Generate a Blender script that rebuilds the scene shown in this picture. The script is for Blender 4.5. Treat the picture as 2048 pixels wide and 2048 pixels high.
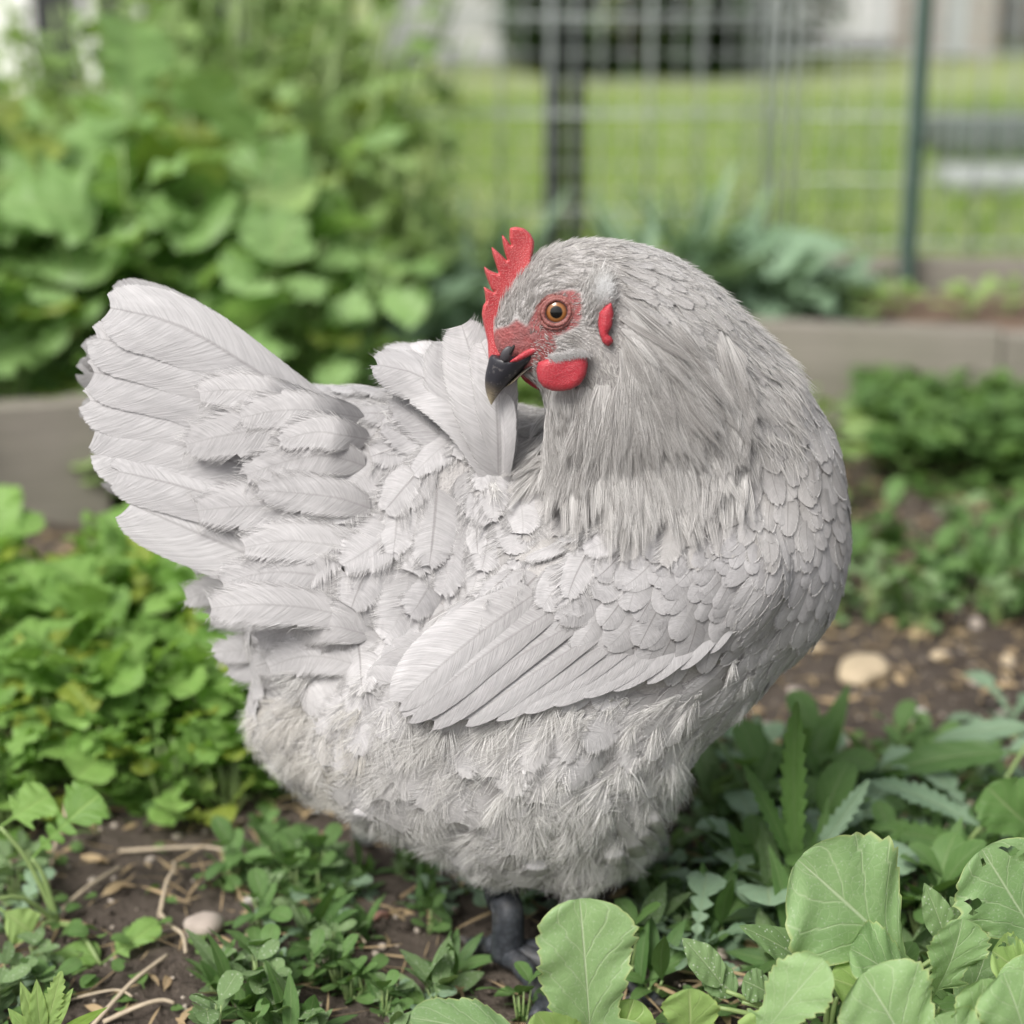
import bpy, bmesh, math, random
import numpy as np
from math import radians, sin, cos, pi, tan
from mathutils import Vector, Matrix

for o in list(bpy.data.objects): bpy.data.objects.remove(o)
SC = bpy.context.scene
COL = SC.collection
R = np.random.default_rng(7)
random.seed(7)

# ---------------------------------------------------------------- camera, sky, sun, exposure
CAM = np.array([0.0, -0.95, 0.56]); PITCH = radians(17.0); HT = tan(radians(16.0))
cam_d = bpy.data.cameras.new('camera'); cam = bpy.data.objects.new('camera', cam_d); COL.objects.link(cam)
cam.location = CAM; cam.rotation_euler = (radians(90) - PITCH, 0, 0)
cam_d.sensor_width = 36; cam_d.lens = 18 / HT
cam_d.clip_start = 0.02; cam_d.clip_end = 400
cam_d.dof.use_dof = True; cam_d.dof.focus_distance = 0.912
cam_d.dof.aperture_fstop = (cam_d.lens / 1000) / 0.0155
SC.camera = cam
SC.render.resolution_x = SC.render.resolution_y = 1024
SC.view_settings.view_transform = 'Standard'; SC.view_settings.look = 'None'
SC.view_settings.exposure = 0.62; SC.view_settings.gamma = 1.0
SC.cycles.use_denoising = True
try: SC.cycles.denoiser = 'OPENIMAGEDENOISE'; SC.cycles.denoising_prefilter = 'ACCURATE'
except Exception: pass
SC.cycles.max_bounces = 7; SC.cycles.transparent_max_bounces = 14
SC.cycles.caustics_reflective = False; SC.cycles.caustics_refractive = False

SUN_EL, SUN_AZ = radians(62), radians(-28)     # azimuth: from +Y-facing; light from upper left, a little in front
sun_from = Vector((-0.50, -0.72, 1.0)).normalized()
world = bpy.data.worlds.new('World'); SC.world = world; world.use_nodes = True
wn = world.node_tree; wn.nodes.clear()
wo = wn.nodes.new('ShaderNodeOutputWorld'); wb = wn.nodes.new('ShaderNodeBackground')
sky = wn.nodes.new('ShaderNodeTexSky'); sky.sky_type = 'NISHITA'; sky.sun_disc = False
sky.sun_elevation = math.asin(sun_from.z); sky.sun_rotation = math.atan2(sun_from.x, sun_from.y)
sky.air_density = 1.0; sky.dust_density = 4.0; sky.ozone_density = 1.0
hs = wn.nodes.new('ShaderNodeHueSaturation'); hs.inputs['Saturation'].default_value = 0.22; hs.inputs['Value'].default_value = 1.0
wn.links.new(sky.outputs[0], hs.inputs['Color']); wn.links.new(hs.outputs[0], wb.inputs['Color'])
wb.inputs['Strength'].default_value = 0.115
wn.links.new(wb.outputs[0], wo.inputs['Surface'])
sd = bpy.data.lights.new('sun', 'SUN'); sun = bpy.data.objects.new('sun', sd); COL.objects.link(sun)
sun.rotation_euler = (-sun_from).to_track_quat('-Z', 'Y').to_euler()
sd.energy = 2.5; sd.angle = radians(24); sd.color = (1.0, 0.96, 0.9)

# ---------------------------------------------------------------- projection helpers (1932-unit picture grid <-> world)
def ray(x, y):
    nx = (np.asarray(x, float) / 1932 - .5) * 2 * HT; ny = -(np.asarray(y, float) / 1932 - .5) * 2 * HT
    fy = cos(PITCH) + ny * sin(PITCH); fz = -sin(PITCH) + ny * cos(PITCH)
    return np.stack([nx, fy, fz], -1)
def W(x, y, Y=0.0):                      # point of that direction on the vertical plane y = Y
    r = ray(x, y); t = (np.asarray(Y) - CAM[1]) / r[..., 1]
    return CAM + r * t[..., None]
def G(x, y, z=0.0):                      # point on the ground
    r = ray(x, y); t = (z - CAM[2]) / r[..., 2]
    return CAM + r * t[..., None]
def proj(p):
    d = np.asarray(p) - CAM
    f = d[..., 1] * cos(PITCH) - d[..., 2] * sin(PITCH); u = d[..., 1] * sin(PITCH) + d[..., 2] * cos(PITCH)
    return np.stack([(d[..., 0] / f / (2 * HT) + .5) * 1932, (-u / f / (2 * HT) + .5) * 1932], -1)
PX = 0.57 / 1932                          # metres per picture unit at the hen
def Z3(x, y):                             # face close-up grid -> picture grid
    return ((900 + x * 400 / 1932) / 1.06, (420 + y * 400 / 1932) / 1.06)
def nrm(v): return v / np.maximum(np.linalg.norm(v, axis=-1, keepdims=True), 1e-9)

# ---------------------------------------------------------------- object helpers
def link(name, data, parent=None, loc=None):
    o = bpy.data.objects.new(name, data); COL.objects.link(o)
    if loc is not None: o.location = loc
    if parent is not None: o.parent = parent
    return o
def tag(o, label=None, cat=None, group=None, kind=None):
    if label: o['label'] = label
    if cat: o['category'] = cat
    if group: o['group'] = group
    if kind: o['kind'] = kind
    return o
def mesh_np(name, V, F, mat, parent=None, smooth=True, uv=None, att=None, loc=None, mats=None, midx=None):
    """V (n,3); F list of arrays (m,3) or (m,4)."""
    if not isinstance(F, list): F = [F]
    F = [np.asarray(f, np.int64) for f in F if len(f)]
    me = bpy.data.meshes.new(name)
    me.vertices.add(len(V)); me.vertices.foreach_set('co', np.ascontiguousarray(V, np.float32).ravel())
    loops = np.concatenate([f.ravel() for f in F]); tot = np.concatenate([np.full(len(f), f.shape[1]) for f in F])
    st = np.concatenate([[0], np.cumsum(tot)[:-1]])
    me.loops.add(len(loops)); me.loops.foreach_set('vertex_index', loops.astype(np.int32))
    me.polygons.add(len(tot)); me.polygons.foreach_set('loop_start', st.astype(np.int32)); me.polygons.foreach_set('loop_total', tot.astype(np.int32))
    me.polygons.foreach_set('use_smooth', np.full(len(tot), smooth))
    me.update(calc_edges=True)
    if uv is not None:
        l = me.uv_layers.new(name='UVMap'); l.data.foreach_set('uv', np.ascontiguousarray(uv[loops], np.float32).ravel())
    if att:
        for k, v in att.items():
            a = me.attributes.new(k, 'FLOAT_VECTOR' if v.ndim == 2 else 'FLOAT', 'POINT')
            a.data.foreach_set('vector' if v.ndim == 2 else 'value', np.ascontiguousarray(v, np.float32).ravel())
    for m in (mats or [mat]): me.materials.append(m)
    if midx is not None: me.polygons.foreach_set('material_index', np.asarray(midx, np.int32))
    o = link(name, me, parent, loc)
    return o

class NT:
    """small node DSL"""
    def __init__(s, name):
        s.m = bpy.data.materials.new(name); s.m.use_nodes = True; s.t = s.m.node_tree; s.t.nodes.clear()
        s.out = s.n('ShaderNodeOutputMaterial')
    def n(s, typ, **kw):
        n = s.t.nodes.new(typ)
        for k, v in kw.items():
            if k.startswith('i_'):
                key = k[2:]; key = int(key) if key.isdigit() else key.replace('_', ' ')
                s.set(n.inputs[key], v)
            else: setattr(n, k, v)
        return n
    def set(s, inp, v):
        if isinstance(v, bpy.types.NodeSocket): s.t.links.new(v, inp)
        elif isinstance(v, bpy.types.Node): s.t.links.new(v.outputs[0], inp)
        else: inp.default_value = v
    def math(s, op, a, b=0.0, c=None, clamp=False):
        n = s.n('ShaderNodeMath', operation=op, use_clamp=clamp); s.set(n.inputs[0], a); s.set(n.inputs[1], b)
        if c is not None: s.set(n.inputs[2], c)
        return n.outputs[0]
    def mix(s, f, a, b, mode='MIX'):
        n = s.n('ShaderNodeMix', data_type='RGBA', blend_type=mode); s.set(n.inputs[0], f)
        s.set(n.inputs[6], a if not isinstance(a, tuple) else (*a, 1)[:4]); s.set(n.inputs[7], b if not isinstance(b, tuple) else (*b, 1)[:4])
        return n.outputs[2]
    def ramp(s, f, stops):
        n = s.n('ShaderNodeValToRGB'); s.set(n.inputs[0], f); e = n.color_ramp.elements
        while len(e) < len(stops): e.new(0.5)
        for q, (p, c) in zip(e, stops):
            q.position = p; q.color = (*c, 1) if isinstance(c, tuple) else (c, c, c, 1)
        return n.outputs[0]
    def noise(s, vec, scale, detail=3, rough=.5, dim='3D'):
        n = s.n('ShaderNodeTexNoise', noise_dimensions=dim); s.set(n.inputs['Scale'], scale); n.inputs['Detail'].default_value = detail
        n.inputs['Roughness'].default_value = rough
        if vec is not None: s.set(n.inputs['Vector'], vec)
        return n.outputs[0]
    def comb(s, x, y, z=0.0):
        n = s.n('ShaderNodeCombineXYZ'); s.set(n.inputs[0], x); s.set(n.inputs[1], y); s.set(n.inputs[2], z); return n.outputs[0]
    def sep(s, v):
        n = s.n('ShaderNodeSeparateXYZ'); s.set(n.inputs[0], v); return n.outputs
    def attr(s, name, out='Vector'):
        n = s.n('ShaderNodeAttribute', attribute_name=name); return n.outputs[out]
    def pos(s): return s.n('ShaderNodeNewGeometry').outputs['Position']
    def obj(s): return s.n('ShaderNodeTexCoord').outputs['Object']
    def uv(s): return s.n('ShaderNodeTexCoord').outputs['UV']
    def bump(s, h, strength=.3, dist=.001):
        n = s.n('ShaderNodeBump'); s.set(n.inputs['Height'], h); n.inputs['Strength'].default_value = strength; n.inputs['Distance'].default_value = dist
        return n.outputs[0]
    def bsdf(s, col, rough=.6, bump=None, spec=.5, **kw):
        n = s.n('ShaderNodeBsdfPrincipled'); s.set(n.inputs['Base Color'], col if not isinstance(col, tuple) else (*col, 1))
        s.set(n.inputs['Roughness'], rough); s.set(n.inputs['Specular IOR Level'], spec)
        if bump is not None: s.set(n.inputs['Normal'], bump)
        for k, v in kw.items(): s.set(n.inputs[k.replace('_', ' ')], v)
        return n.outputs[0]
    def finish(s, sh, transl=None, tcol=None, nrmal=None):
        if transl:
            t = s.n('ShaderNodeBsdfTranslucent'); s.set(t.inputs[0], tcol if not isinstance(tcol, tuple) else (*tcol, 1))
            m = s.n('ShaderNodeMixShader'); s.set(m.inputs[0], transl); s.set(m.inputs[1], sh); s.set(m.inputs[2], t.outputs[0]); sh = m.outputs[0]
        s.t.links.new(sh, s.out.inputs['Surface']); return s.m

# ---------------------------------------------------------------- materials
def mat_feather(name, lo, hi, shaft=0.5, streak=0.55):
    t = NT(name)
    a = t.sep(t.attr('fd')); rnd, al, ac = a[0], a[1], a[2]        # random, along, across (0 shaft .. 1 rim)
    u = t.sep(t.uv())
    st = t.noise(t.comb(t.math('MULTIPLY', u[0], 95.0), t.math('MULTIPLY', ac, 1.6), t.math('MULTIPLY', rnd, 90.0)), 1.0, 3, .6)
    big = t.noise(t.comb(t.math('MULTIPLY', al, 3.0), t.math('MULTIPLY', u[1], 2.0), t.math('MULTIPLY', rnd, 50.0)), 1.4, 2)
    f = t.math('ADD', t.math('MULTIPLY', rnd, .45), t.math('MULTIPLY', big, .55))
    f = t.math('ADD', f, t.math('MULTIPLY', t.math('SUBTRACT', st, .5), streak * 2.2), clamp=True)
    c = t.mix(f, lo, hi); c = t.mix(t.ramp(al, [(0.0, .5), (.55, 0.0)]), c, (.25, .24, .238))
    wn_ = t.attr('warm', 'Fac'); c = t.mix(wn_, c, (.50, .46, .38), 'MIX')
    gr = t.attr('grey', 'Fac'); c = t.mix(gr, c, (.17, .15, .148), 'MIX')
    sh = t.ramp(ac, [(0.0, 1.0), (0.02, 1.0), (0.05, 0.0)])
    sh = t.math('MULTIPLY', sh, t.math('MULTIPLY', t.attr('shaft', 'Fac'), shaft))
    c = t.mix(sh, c, (.10, .085, .08))
    b = t.bump(st, .7, .0006)
    # the rim thins out into single barbs
    fg = t.attr('frg', 'Fac'); s2 = t.noise(t.comb(t.math('MULTIPLY', u[0], 260.0), t.math('MULTIPLY', ac, 2.2), t.math('MULTIPLY', rnd, 70.0)), 1.0, 2, .5)
    d_ = t.math('DIVIDE', t.math('SUBTRACT', 1.0, ac), t.math('ADD', t.math('MULTIPLY', fg, .75), .02))     # 0 at the rim .. 1 where the closed vane starts
    al_ = t.math('ADD', t.math('MULTIPLY', d_, 1.0), t.math('MULTIPLY', t.math('SUBTRACT', t.math('MULTIPLY', t.math('ADD', st, s2), .5), .5), 3.2))
    al_ = t.ramp(al_, [(.16, 0.0), (.42, 1.0)])
    m_ = t.finish(t.bsdf(c, .72, b, .25, Sheen_Weight=.15, Sheen_Roughness=.5), .16, c)
    src = t.out.inputs['Surface'].links[0].from_socket; tr = t.n('ShaderNodeBsdfTransparent'); mx = t.n('ShaderNodeMixShader'); t.set(mx.inputs[0], al_); t.set(mx.inputs[1], tr.outputs[0]); t.set(mx.inputs[2], src); t.t.links.new(mx.outputs[0], t.out.inputs['Surface'])
    return m_
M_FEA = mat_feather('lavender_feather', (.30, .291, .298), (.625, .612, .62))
def mat_down(name='down', lo=(.50, .49, .475), hi=(.90, .89, .88)):
    t = NT(name); i = t.n('ShaderNodeHairInfo')
    c = t.mix(i.outputs['Random'], lo, hi)
    c = t.mix(t.attr('grey', 'Fac'), c, (.15, .13, .128)); c = t.mix(t.attr('warm', 'Fac'), c, (.60, .55, .45))
    return t.finish(t.bsdf(c, .75, None, .15), .25, c)
M_DOWN = mat_down(); M_BARB = mat_down('barb', (.38, .37, .368), (.72, .71, .705)); M_WHITED = mat_down('white_down', (.86, .86, .86), (.96, .96, .96))
def mat_skin():
    t = NT('hen_skin'); p = t.obj()
    n = t.noise(p, 900, 3); n2 = t.noise(p, 60, 3)
    red = t.mix(n2, (.20, .045, .045), (.33, .095, .095)); red = t.mix(t.ramp(n, [(.45, 0.0), (.8, .35)]), red, (.55, .28, .26)); red = t.mix(t.ramp(t.noise(p, 140, 3), [(.42, 0.0), (.68, .55)]), red, (.22, .12, .12))
    fea = t.mix(n2, (.31, .295, .29), (.40, .385, .38))
    c = t.mix(t.attr('face', 'Fac'), fea, red)
    return t.finish(t.bsdf(c, .6, t.bump(t.math('ADD', n, t.math('MULTIPLY', t.noise(p, 330, 3), 1.5)), .8, .0009), .3))
M_SKIN = mat_skin()
def mat_comb(name, a, b, hi):
    t = NT(name); p = t.obj()
    v = t.n('ShaderNodeTexVoronoi', feature='F1'); t.set(v.inputs['Vector'], p); v.inputs['Scale'].default_value = 1350
    n2 = t.noise(p, 110, 4)
    d = t.ramp(v.outputs['Distance'], [(.1, 1.0), (.6, 0.0)])
    c = t.mix(n2, a, b); c = t.mix(t.math('MULTIPLY', d, .36), c, hi)
    h = t.math('ADD', t.math('MULTIPLY', d, .6), t.math('MULTIPLY', n2, 1.2))
    return t.finish(t.bsdf(c, .42, t.bump(h, .55, .0006), .4, Subsurface_Weight=.12, Subsurface_Radius=(.004, .001, .0008), Subsurface_Scale=.6))
M_COMB = mat_comb('comb_skin', (.37, .032, .042), (.50, .07, .075), (.78, .36, .34))
M_WAT = mat_comb('wattle_skin', (.34, .022, .036), (.43, .045, .058), (.56, .15, .16))
def mat_beak():
    t = NT('beak_horn'); a = t.attr('tip', 'Fac')
    n = t.noise(t.obj(), 300, 4); st = t.noise(t.comb(t.math('MULTIPLY', t.attr('tip', 'Fac'), 2.0), t.sep(t.obj())[0], t.sep(t.obj())[2]), 260, 3)
    f = t.math('ADD', a, t.math('MULTIPLY', t.math('SUBTRACT', st, .5), .5))
    c = t.ramp(f, [(.55, (.022, .022, .028)), (.74, (.12, .10, .075)), (.92, (.36, .31, .21))])
    c = t.mix(t.ramp(n, [(.60, 0.0), (.72, .35)]), c, (.3, .28, .27))
    return t.finish(t.bsdf(c, .42, t.bump(n, .3, .0004), .4))
M_BEAK = mat_beak()
def flat(name, col, rough=.5, nscale=None, amp=.2, spec=.5, bump=0, **kw):
    t = NT(name)
    if nscale:
        n = t.noise(t.obj(), nscale, 5, .6)
        c = t.mix(n, tuple(x * (1 - amp) for x in col), tuple(min(1, x * (1 + amp)) for x in col))
        return t.finish(t.bsdf(c, rough, t.bump(n, .5, bump) if bump else None, spec, **kw))
    return t.finish(t.bsdf(col, rough, None, spec, **kw))
def mat_leaf(name, lo, hi, vein=(.35, .45, .22), veinw=1.0, transl=.3, rough=.48, nlat=7.0, edge=None, spots=0.0, yellow=0.0):
    t = NT(name); u = t.sep(t.uv()); s, a = u[0], u[1]      # s along, a = across -1..1 stored as 0..1
    rn = t.n('ShaderNodeObjectInfo').outputs['Random']
    lr = t.attr('lr', 'Fac')
    aa = t.math('ABSOLUTE', t.math('MULTIPLY_ADD', a, 2.0, -1.0))
    big = t.noise(t.comb(t.math('MULTIPLY', s, 3.0), t.math('MULTIPLY', a, 3.0), t.math('MULTIPLY', lr, 40.0)), 1.2, 4, .6)
    f = t.math('ADD', t.math('MULTIPLY', lr, .55), t.math('MULTIPLY', big, .5), clamp=True)
    c = t.mix(f, lo, hi)
    if yellow: c = t.mix(t.ramp(lr, [(1 - yellow, 0.0), (1 - yellow + .02, .75)]), c, (.22, .23, .02))
    mid = t.ramp(aa, [(0.0, 1.0), (.035 * veinw, .8), (.075 * veinw, 0.0)])
    ph = t.math('SUBTRACT', t.math('MULTIPLY', s, nlat), t.math('MULTIPLY', t.math('POWER', aa, .8), 1.9))
    ph = t.math('ADD', ph, t.math('MULTIPLY', t.noise(t.comb(s, a, lr), 4.0, 2), .38))
    fr = t.math('ABSOLUTE', t.math('SUBTRACT', t.math('FRACT', ph), .5))
    lat = t.ramp(fr, [(0.0, 1.0), (.03, .55), (.075, 0.0)])
    v = t.n('ShaderNodeTexVoronoi', feature='DISTANCE_TO_EDGE'); t.set(v.inputs['Vector'], t.comb(t.math('MULTIPLY', s, 22.0), t.math('MULTIPLY', a, 16.0), t.math('MULTIPLY', lr, 30.0))); v.inputs['Scale'].default_value = 1.0
    net = t.ramp(v.outputs['Distance'], [(0.0, 1.0), (.09, 0.0)])
    vv = t.math('MAXIMUM', mid, t.math('MAXIMUM', t.math('MULTIPLY', lat, .55), t.math('MULTIPLY', net, .16)))
    c = t.mix(vv, c, vein)
    if edge: c = t.mix(t.ramp(aa, [(.93, 0.0), (1.0, .8)]), c, edge)
    if spots:
        w = t.n('ShaderNodeTexVoronoi', feature='F1'); t.set(w.inputs['Vector'], t.pos()); w.inputs['Scale'].default_value = 420
        c = t.mix(t.math('MULTIPLY', t.ramp(w.outputs['Distance'], [(.16, 1.0), (.26, 0.0)]), spots), c, (.55, .6, .5))
    h = t.math('SUBTRACT', t.math('MULTIPLY', big, .5), t.math('MULTIPLY', vv, .8))
    b = t.bump(h, .5, .0012)
    return t.finish(t.bsdf(c, rough, b, .28), transl, t.mix(.5, c, tuple(min(1, x * k) for x, k in zip(hi, (1.5, 1.6, .6)))))
M_KALE = mat_leaf('kale_leaf', (.115, .22, .085), (.31, .455, .205), (.44, .54, .33), .42, .33, .46, 6.0, (.40, .46, .19), spots=.22)
M_KALE2 = mat_leaf('young_kale_leaf', (.20, .33, .09), (.31, .44, .15), (.38, .48, .2), .8, .33, .45, 6.0, (.34, .42, .12))
M_WEED = mat_leaf('weed_leaf', (.04, .10, .028), (.15, .27, .08), (.2, .28, .12), .8, .28, .42, 6.0)
M_DUSTY = mat_leaf('dusty_leaf', (.11, .19, .075), (.20, .30, .13), (.26, .34, .18), .9, .25, .55, 6.0, spots=.55)
M_MUST = mat_leaf('mustard_leaf', (.085, .19, .035), (.29, .47, .13), (.28, .42, .13), .9, .35, .42, 5.0, yellow=.10)
M_BIG = mat_leaf('big_leaf', (.11, .21, .05), (.38, .56, .25), (.25, .36, .14), .9, .36, .35, 5.0, yellow=.16)
M_VINE = mat_leaf('vine_leaf', (.09, .17, .045), (.38, .52, .20), (.22, .32, .13), .9, .32, .38, 5.0, yellow=.08)
M_BLUE = mat_leaf('blue_green_leaf', (.11, .19, .11), (.24, .35, .23), (.25, .33, .2), .9, .2, .45, 5.0)
M_COVER = mat_leaf('cover_leaf', (.045, .11, .03), (.17, .29, .08), (.15, .24, .08), .9, .3, .45, 4.0)
M_GRASS = mat_leaf('grass_blade', (.10, .19, .03), (.24, .36, .06), (.25, .36, .1), .6, .35, .5, 1.0)
M_STEM = flat('plant_stem', (.20, .28, .10), .5, 60, .25)
M_STRAW = flat('dry_straw', (.40, .33, .24), .75, 120, .45, bump=.0005)
M_DRY = mat_leaf('dry_leaf', (.32, .22, .12), (.50, .38, .22), (.5, .42, .3), .9, .15, .7, 5.0)

# ================================================================ THE HEN
hen = link('hen', None, loc=(0.02, 0, 0)); hen.empty_display_size = .1
HO = np.array([0.02, 0, 0])
tag(hen, 'lavender grey hen standing on the soil, head turned back to preen, red comb and wattles', 'hen')
def hmesh(name, V, F, mat, parent=None, **k):
    return mesh_np(name, np.asarray(V) - HO, F, mat, parent or hen, **k)

# body volume: smooth union of spheres (x, y in the picture grid, depth in m, radius in grid units, squash of depth)
PR = [  # torso
 (840, 962, .01, 222, .95), (720, 1080, .0, 205, .98), (850, 1300, .0, 275, 1.0), (1010, 1310, .0, 300, 1.0), (1080, 1230, .0, 285, 1.02),
 (1340, 1020, .0, 250, 1.0), (1200, 1120, .0, 288, 1.0), (1000, 1050, .01, 270, .95), (1060, 1420, .0, 176, 1.2), (960, 1470, .0, 156, 1.35),
 (700, 1000, .01, 190, .85), (590, 856, .006, 112, .85), (690, 896, .004, 152, .95), (520, 830, .015, 70, .45), (640, 1200, .0, 160, .9), (590, 1340, .0, 105, .9),
 (640, 1400, 0, 95, 1.0), (1085, 1560, .03, 85, 1.0), (1085, 1490, -.045, 96, .9), (1300, 1225, 0, 118, 1.3), (1165, 1390, 0, 72, 1.3), (1425, 1110, 0, 130, 1.3), (1080,1600,-.045,70,.8), (1135,1580,-.03,50,.8), (1180,1600,-.03,26,.8),
 # neck, from breast round to the head
 (1392, 905, -.01, 190, .9), (1340, 805, -.02, 184, .85), (1272, 728, -.03, 176, .8), (1208, 668, -.04, 176, .75), (1160, 620, -.045, 146, .75),
 (1180, 760, -.045, 125, .7), (1150, 850, -.045, 105, .7), (1220, 850, -.04, 130, .8),
 # head
 (1110, 568, -.052, 98, .66), (1068, 562, -.054, 78, .66), (1030, 600, -.056, 56, .6), (1000, 640, -.058, 36, .55), (975, 640, -.054, 22, .4), (1080, 625, -.055, 60, .66)]
PR = np.array(PR, float)
PC = W(PR[:, 0], PR[:, 1], PR[:, 2]); DIST = np.linalg.norm(PC - CAM, axis=1)
PRr = PR[:, 3] * (2 * HT / 1932) * DIST * np.where(np.arange(len(PR)) < 25, 1.015, 1.0); PSY = PR[:, 4]
KS = 0.0042
WING = None
def sdf(P, full=True):
    P = np.asarray(P, float); sh = P.shape[:-1]; P = P.reshape(-1, 3)
    acc = np.zeros(len(P)); m = np.full(len(P), 1e9); L = []
    C, RR, SY = (PC, PRr, PSY) if (WING is None or not full) else WING
    for c, r, sy in zip(C, RR, SY):
        d = P - c; q = np.sqrt(d[:, 0]**2 + (d[:, 1] / sy)**2 + d[:, 2]**2)
        L.append((q - r) * (min(sy, 1.0) if sy < 1 else 1.0)); m = np.minimum(m, L[-1])
    for l in L: acc += np.exp(-(l - m) / KS)
    return (m - KS * np.log(acc)).reshape(sh)
def grad(P, full=True, e=.0008):
    P = np.asarray(P, float); g = np.empty(P.shape)
    for k in range(3):
        d = np.zeros(3); d[k] = e
        g[..., k] = (sdf(P + d, full) - sdf(P - d, full)) / (2 * e)
    return g
def to_surf(P, it=4, full=True):
    P = np.array(P, float)
    for _ in range(it):
        f = sdf(P, full); g = grad(P, full); P -= g * (f / np.maximum((g**2).sum(-1), .05))[..., None]
    return P
def near_surf(x, y, full=True):
    """first surface point seen at (x, y): marched along the view direction"""
    r = ray(x, y); r = nrm(r); t = np.full(r.shape[:-1], .70)
    for _ in range(90):
        d = sdf(CAM + r * t[..., None], full); t += np.clip(d, -.01, .02) * .8
        t = np.minimum(t, 1.25)
    return CAM + r * t[..., None]
# wing pad on the near flank (and its twin on the far one)
wp = [(1385, 1085, 80), (1310, 1105, 112), (1230, 1130, 128), (1140, 1165, 130), (1050, 1195, 122), (960, 1240, 104), (880, 1285, 78), (820, 1315, 58)]
ws = near_surf([a[0] for a in wp], [a[1] for a in wp], False)
wc, wr, wsy = [], [], []
for (x, y, r), p in zip(wp, ws):
    rr = r * (2 * HT / 1932) * np.linalg.norm(p - CAM)
    c = p.copy(); c[1] += rr * .45 - .009
    wc.append(c); wr.append(rr * .97); wsy.append(.45)
    c2 = c.copy(); c2[1] = -c[1]; wc.append(c2); wr.append(rr * .97); wsy.append(.45)
WING = (np.vstack([PC, wc]), np.concatenate([PRr, wr]), np.concatenate([PSY, wsy]))

# surface nets
def surface_nets(lo, hi, h):
    n = np.ceil((hi - lo) / h).astype(int) + 1
    ax = [lo[k] + h * np.arange(n[k]) for k in range(3)]
    F = np.empty(n, np.float32)
    for i in range(n[0]):
        Y, Z = np.meshgrid(ax[1], ax[2], indexing='ij')
        F[i] = sdf(np.stack([np.full(Y.shape, ax[0][i]), Y, Z], -1))
    s = F < 0
    c = s[:-1, :-1, :-1].astype(int)
    for a in (0, 1):
        for b in (0, 1):
            for d in (0, 1):
                if a or b or d: c = c + s[a:n[0]-1+a, b:n[1]-1+b, d:n[2]-1+d]
    act = (c > 0) & (c < 8); idx = -np.ones(act.shape, int); ids = np.argwhere(act); idx[act] = np.arange(len(ids))
    V = lo + (ids + .5) * h
    Q = []
    for k in range(3):
        o = [q for q in range(3) if q != k]
        sl0 = [slice(1, -1)] * 3; sl0[k] = slice(0, -1); sl1 = list(sl0); sl1[k] = slice(1, None)
        A = s[tuple(sl0)]; B = s[tuple(sl1)]; e = np.argwhere(A != B)
        base = e.copy(); base[:, o[0]] += 1; base[:, o[1]] += 1
        fl = A[A != B]
        def at(d0, d1):
            q = base.copy(); q[:, o[0]] -= d0; q[:, o[1]] -= d1; return idx[q[:, 0], q[:, 1], q[:, 2]]
        quad = np.stack([at(0, 0), at(1, 0), at(1, 1), at(0, 1)], 1)
        flip = fl if k != 1 else ~fl
        quad[~flip] = quad[~flip][:, ::-1]
        Q.append(quad[(quad >= 0).all(1)])
    return to_surf(V, 3), np.vstack(Q)
lo = W(380, 1750, 0) * [1, 0, 1] + [-.03, -.17, 0]; hi = W(1680, 400, 0) * [1, 0, 1] + [.03, .17, 0.02]
lo[2] = .06; hi[1] = .17
BV, BF = surface_nets(lo, hi, .003)
# finer quads on the head
def split_quads(V, F, sel):
    rest = F[~sel]; S = F[sel]
    key = {}; V = list(map(tuple, V)); newF = []
    def midp(a, b):
        k = (min(a, b), max(a, b))
        if k not in key:
            key[k] = len(V); V.append(tuple((np.array(V[a]) + np.array(V[b])) / 2))
        return key[k]
    for q in S:
        a, b, c, d = q; e, f, g, h = midp(a, b), midp(b, c), midp(c, d), midp(d, a)
        m = len(V); V.append(tuple(sum(np.array(V[i]) for i in q) / 4))
        newF += [(a, e, m, h), (e, b, f, m), (m, f, c, g), (h, m, g, d)]
    # neighbours of split edges become ngons: keep as tri fans
    tri = []; keep = []
    for q in rest:
        hit = [key.get((min(q[i], q[(i+1) % 4]), max(q[i], q[(i+1) % 4]))) for i in range(4)]
        if any(h is not None for h in hit):
            ring = []
            for i in range(4):
                ring.append(q[i])
                if hit[i] is not None: ring.append(hit[i])
            m = len(V); V.append(tuple(sum(np.array(V[i]) for i in q) / 4))
            tri += [(ring[i], ring[(i+1) % len(ring)], m) for i in range(len(ring))]
        else: keep.append(q)
    return np.array(V), np.array(newF), np.array(keep), np.array(tri)
fc = proj(BV[BF].mean(1)); yy = BV[BF].mean(1)[:, 1]
sel = (fc[:, 0] < 1175) & (fc[:, 0] > 930) & (fc[:, 1] < 740) & (fc[:, 1] > 430) & (yy < -.02)
V2, NF, KF, TF = split_quads(BV, BF, sel)
fc2 = proj(V2[NF].mean(1)); s2 = (fc2[:, 0] < 1165)
V3, NF2, KF2, TF2 = split_quads(V2, NF, s2)
V3 = to_surf(V3, 2)
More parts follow.
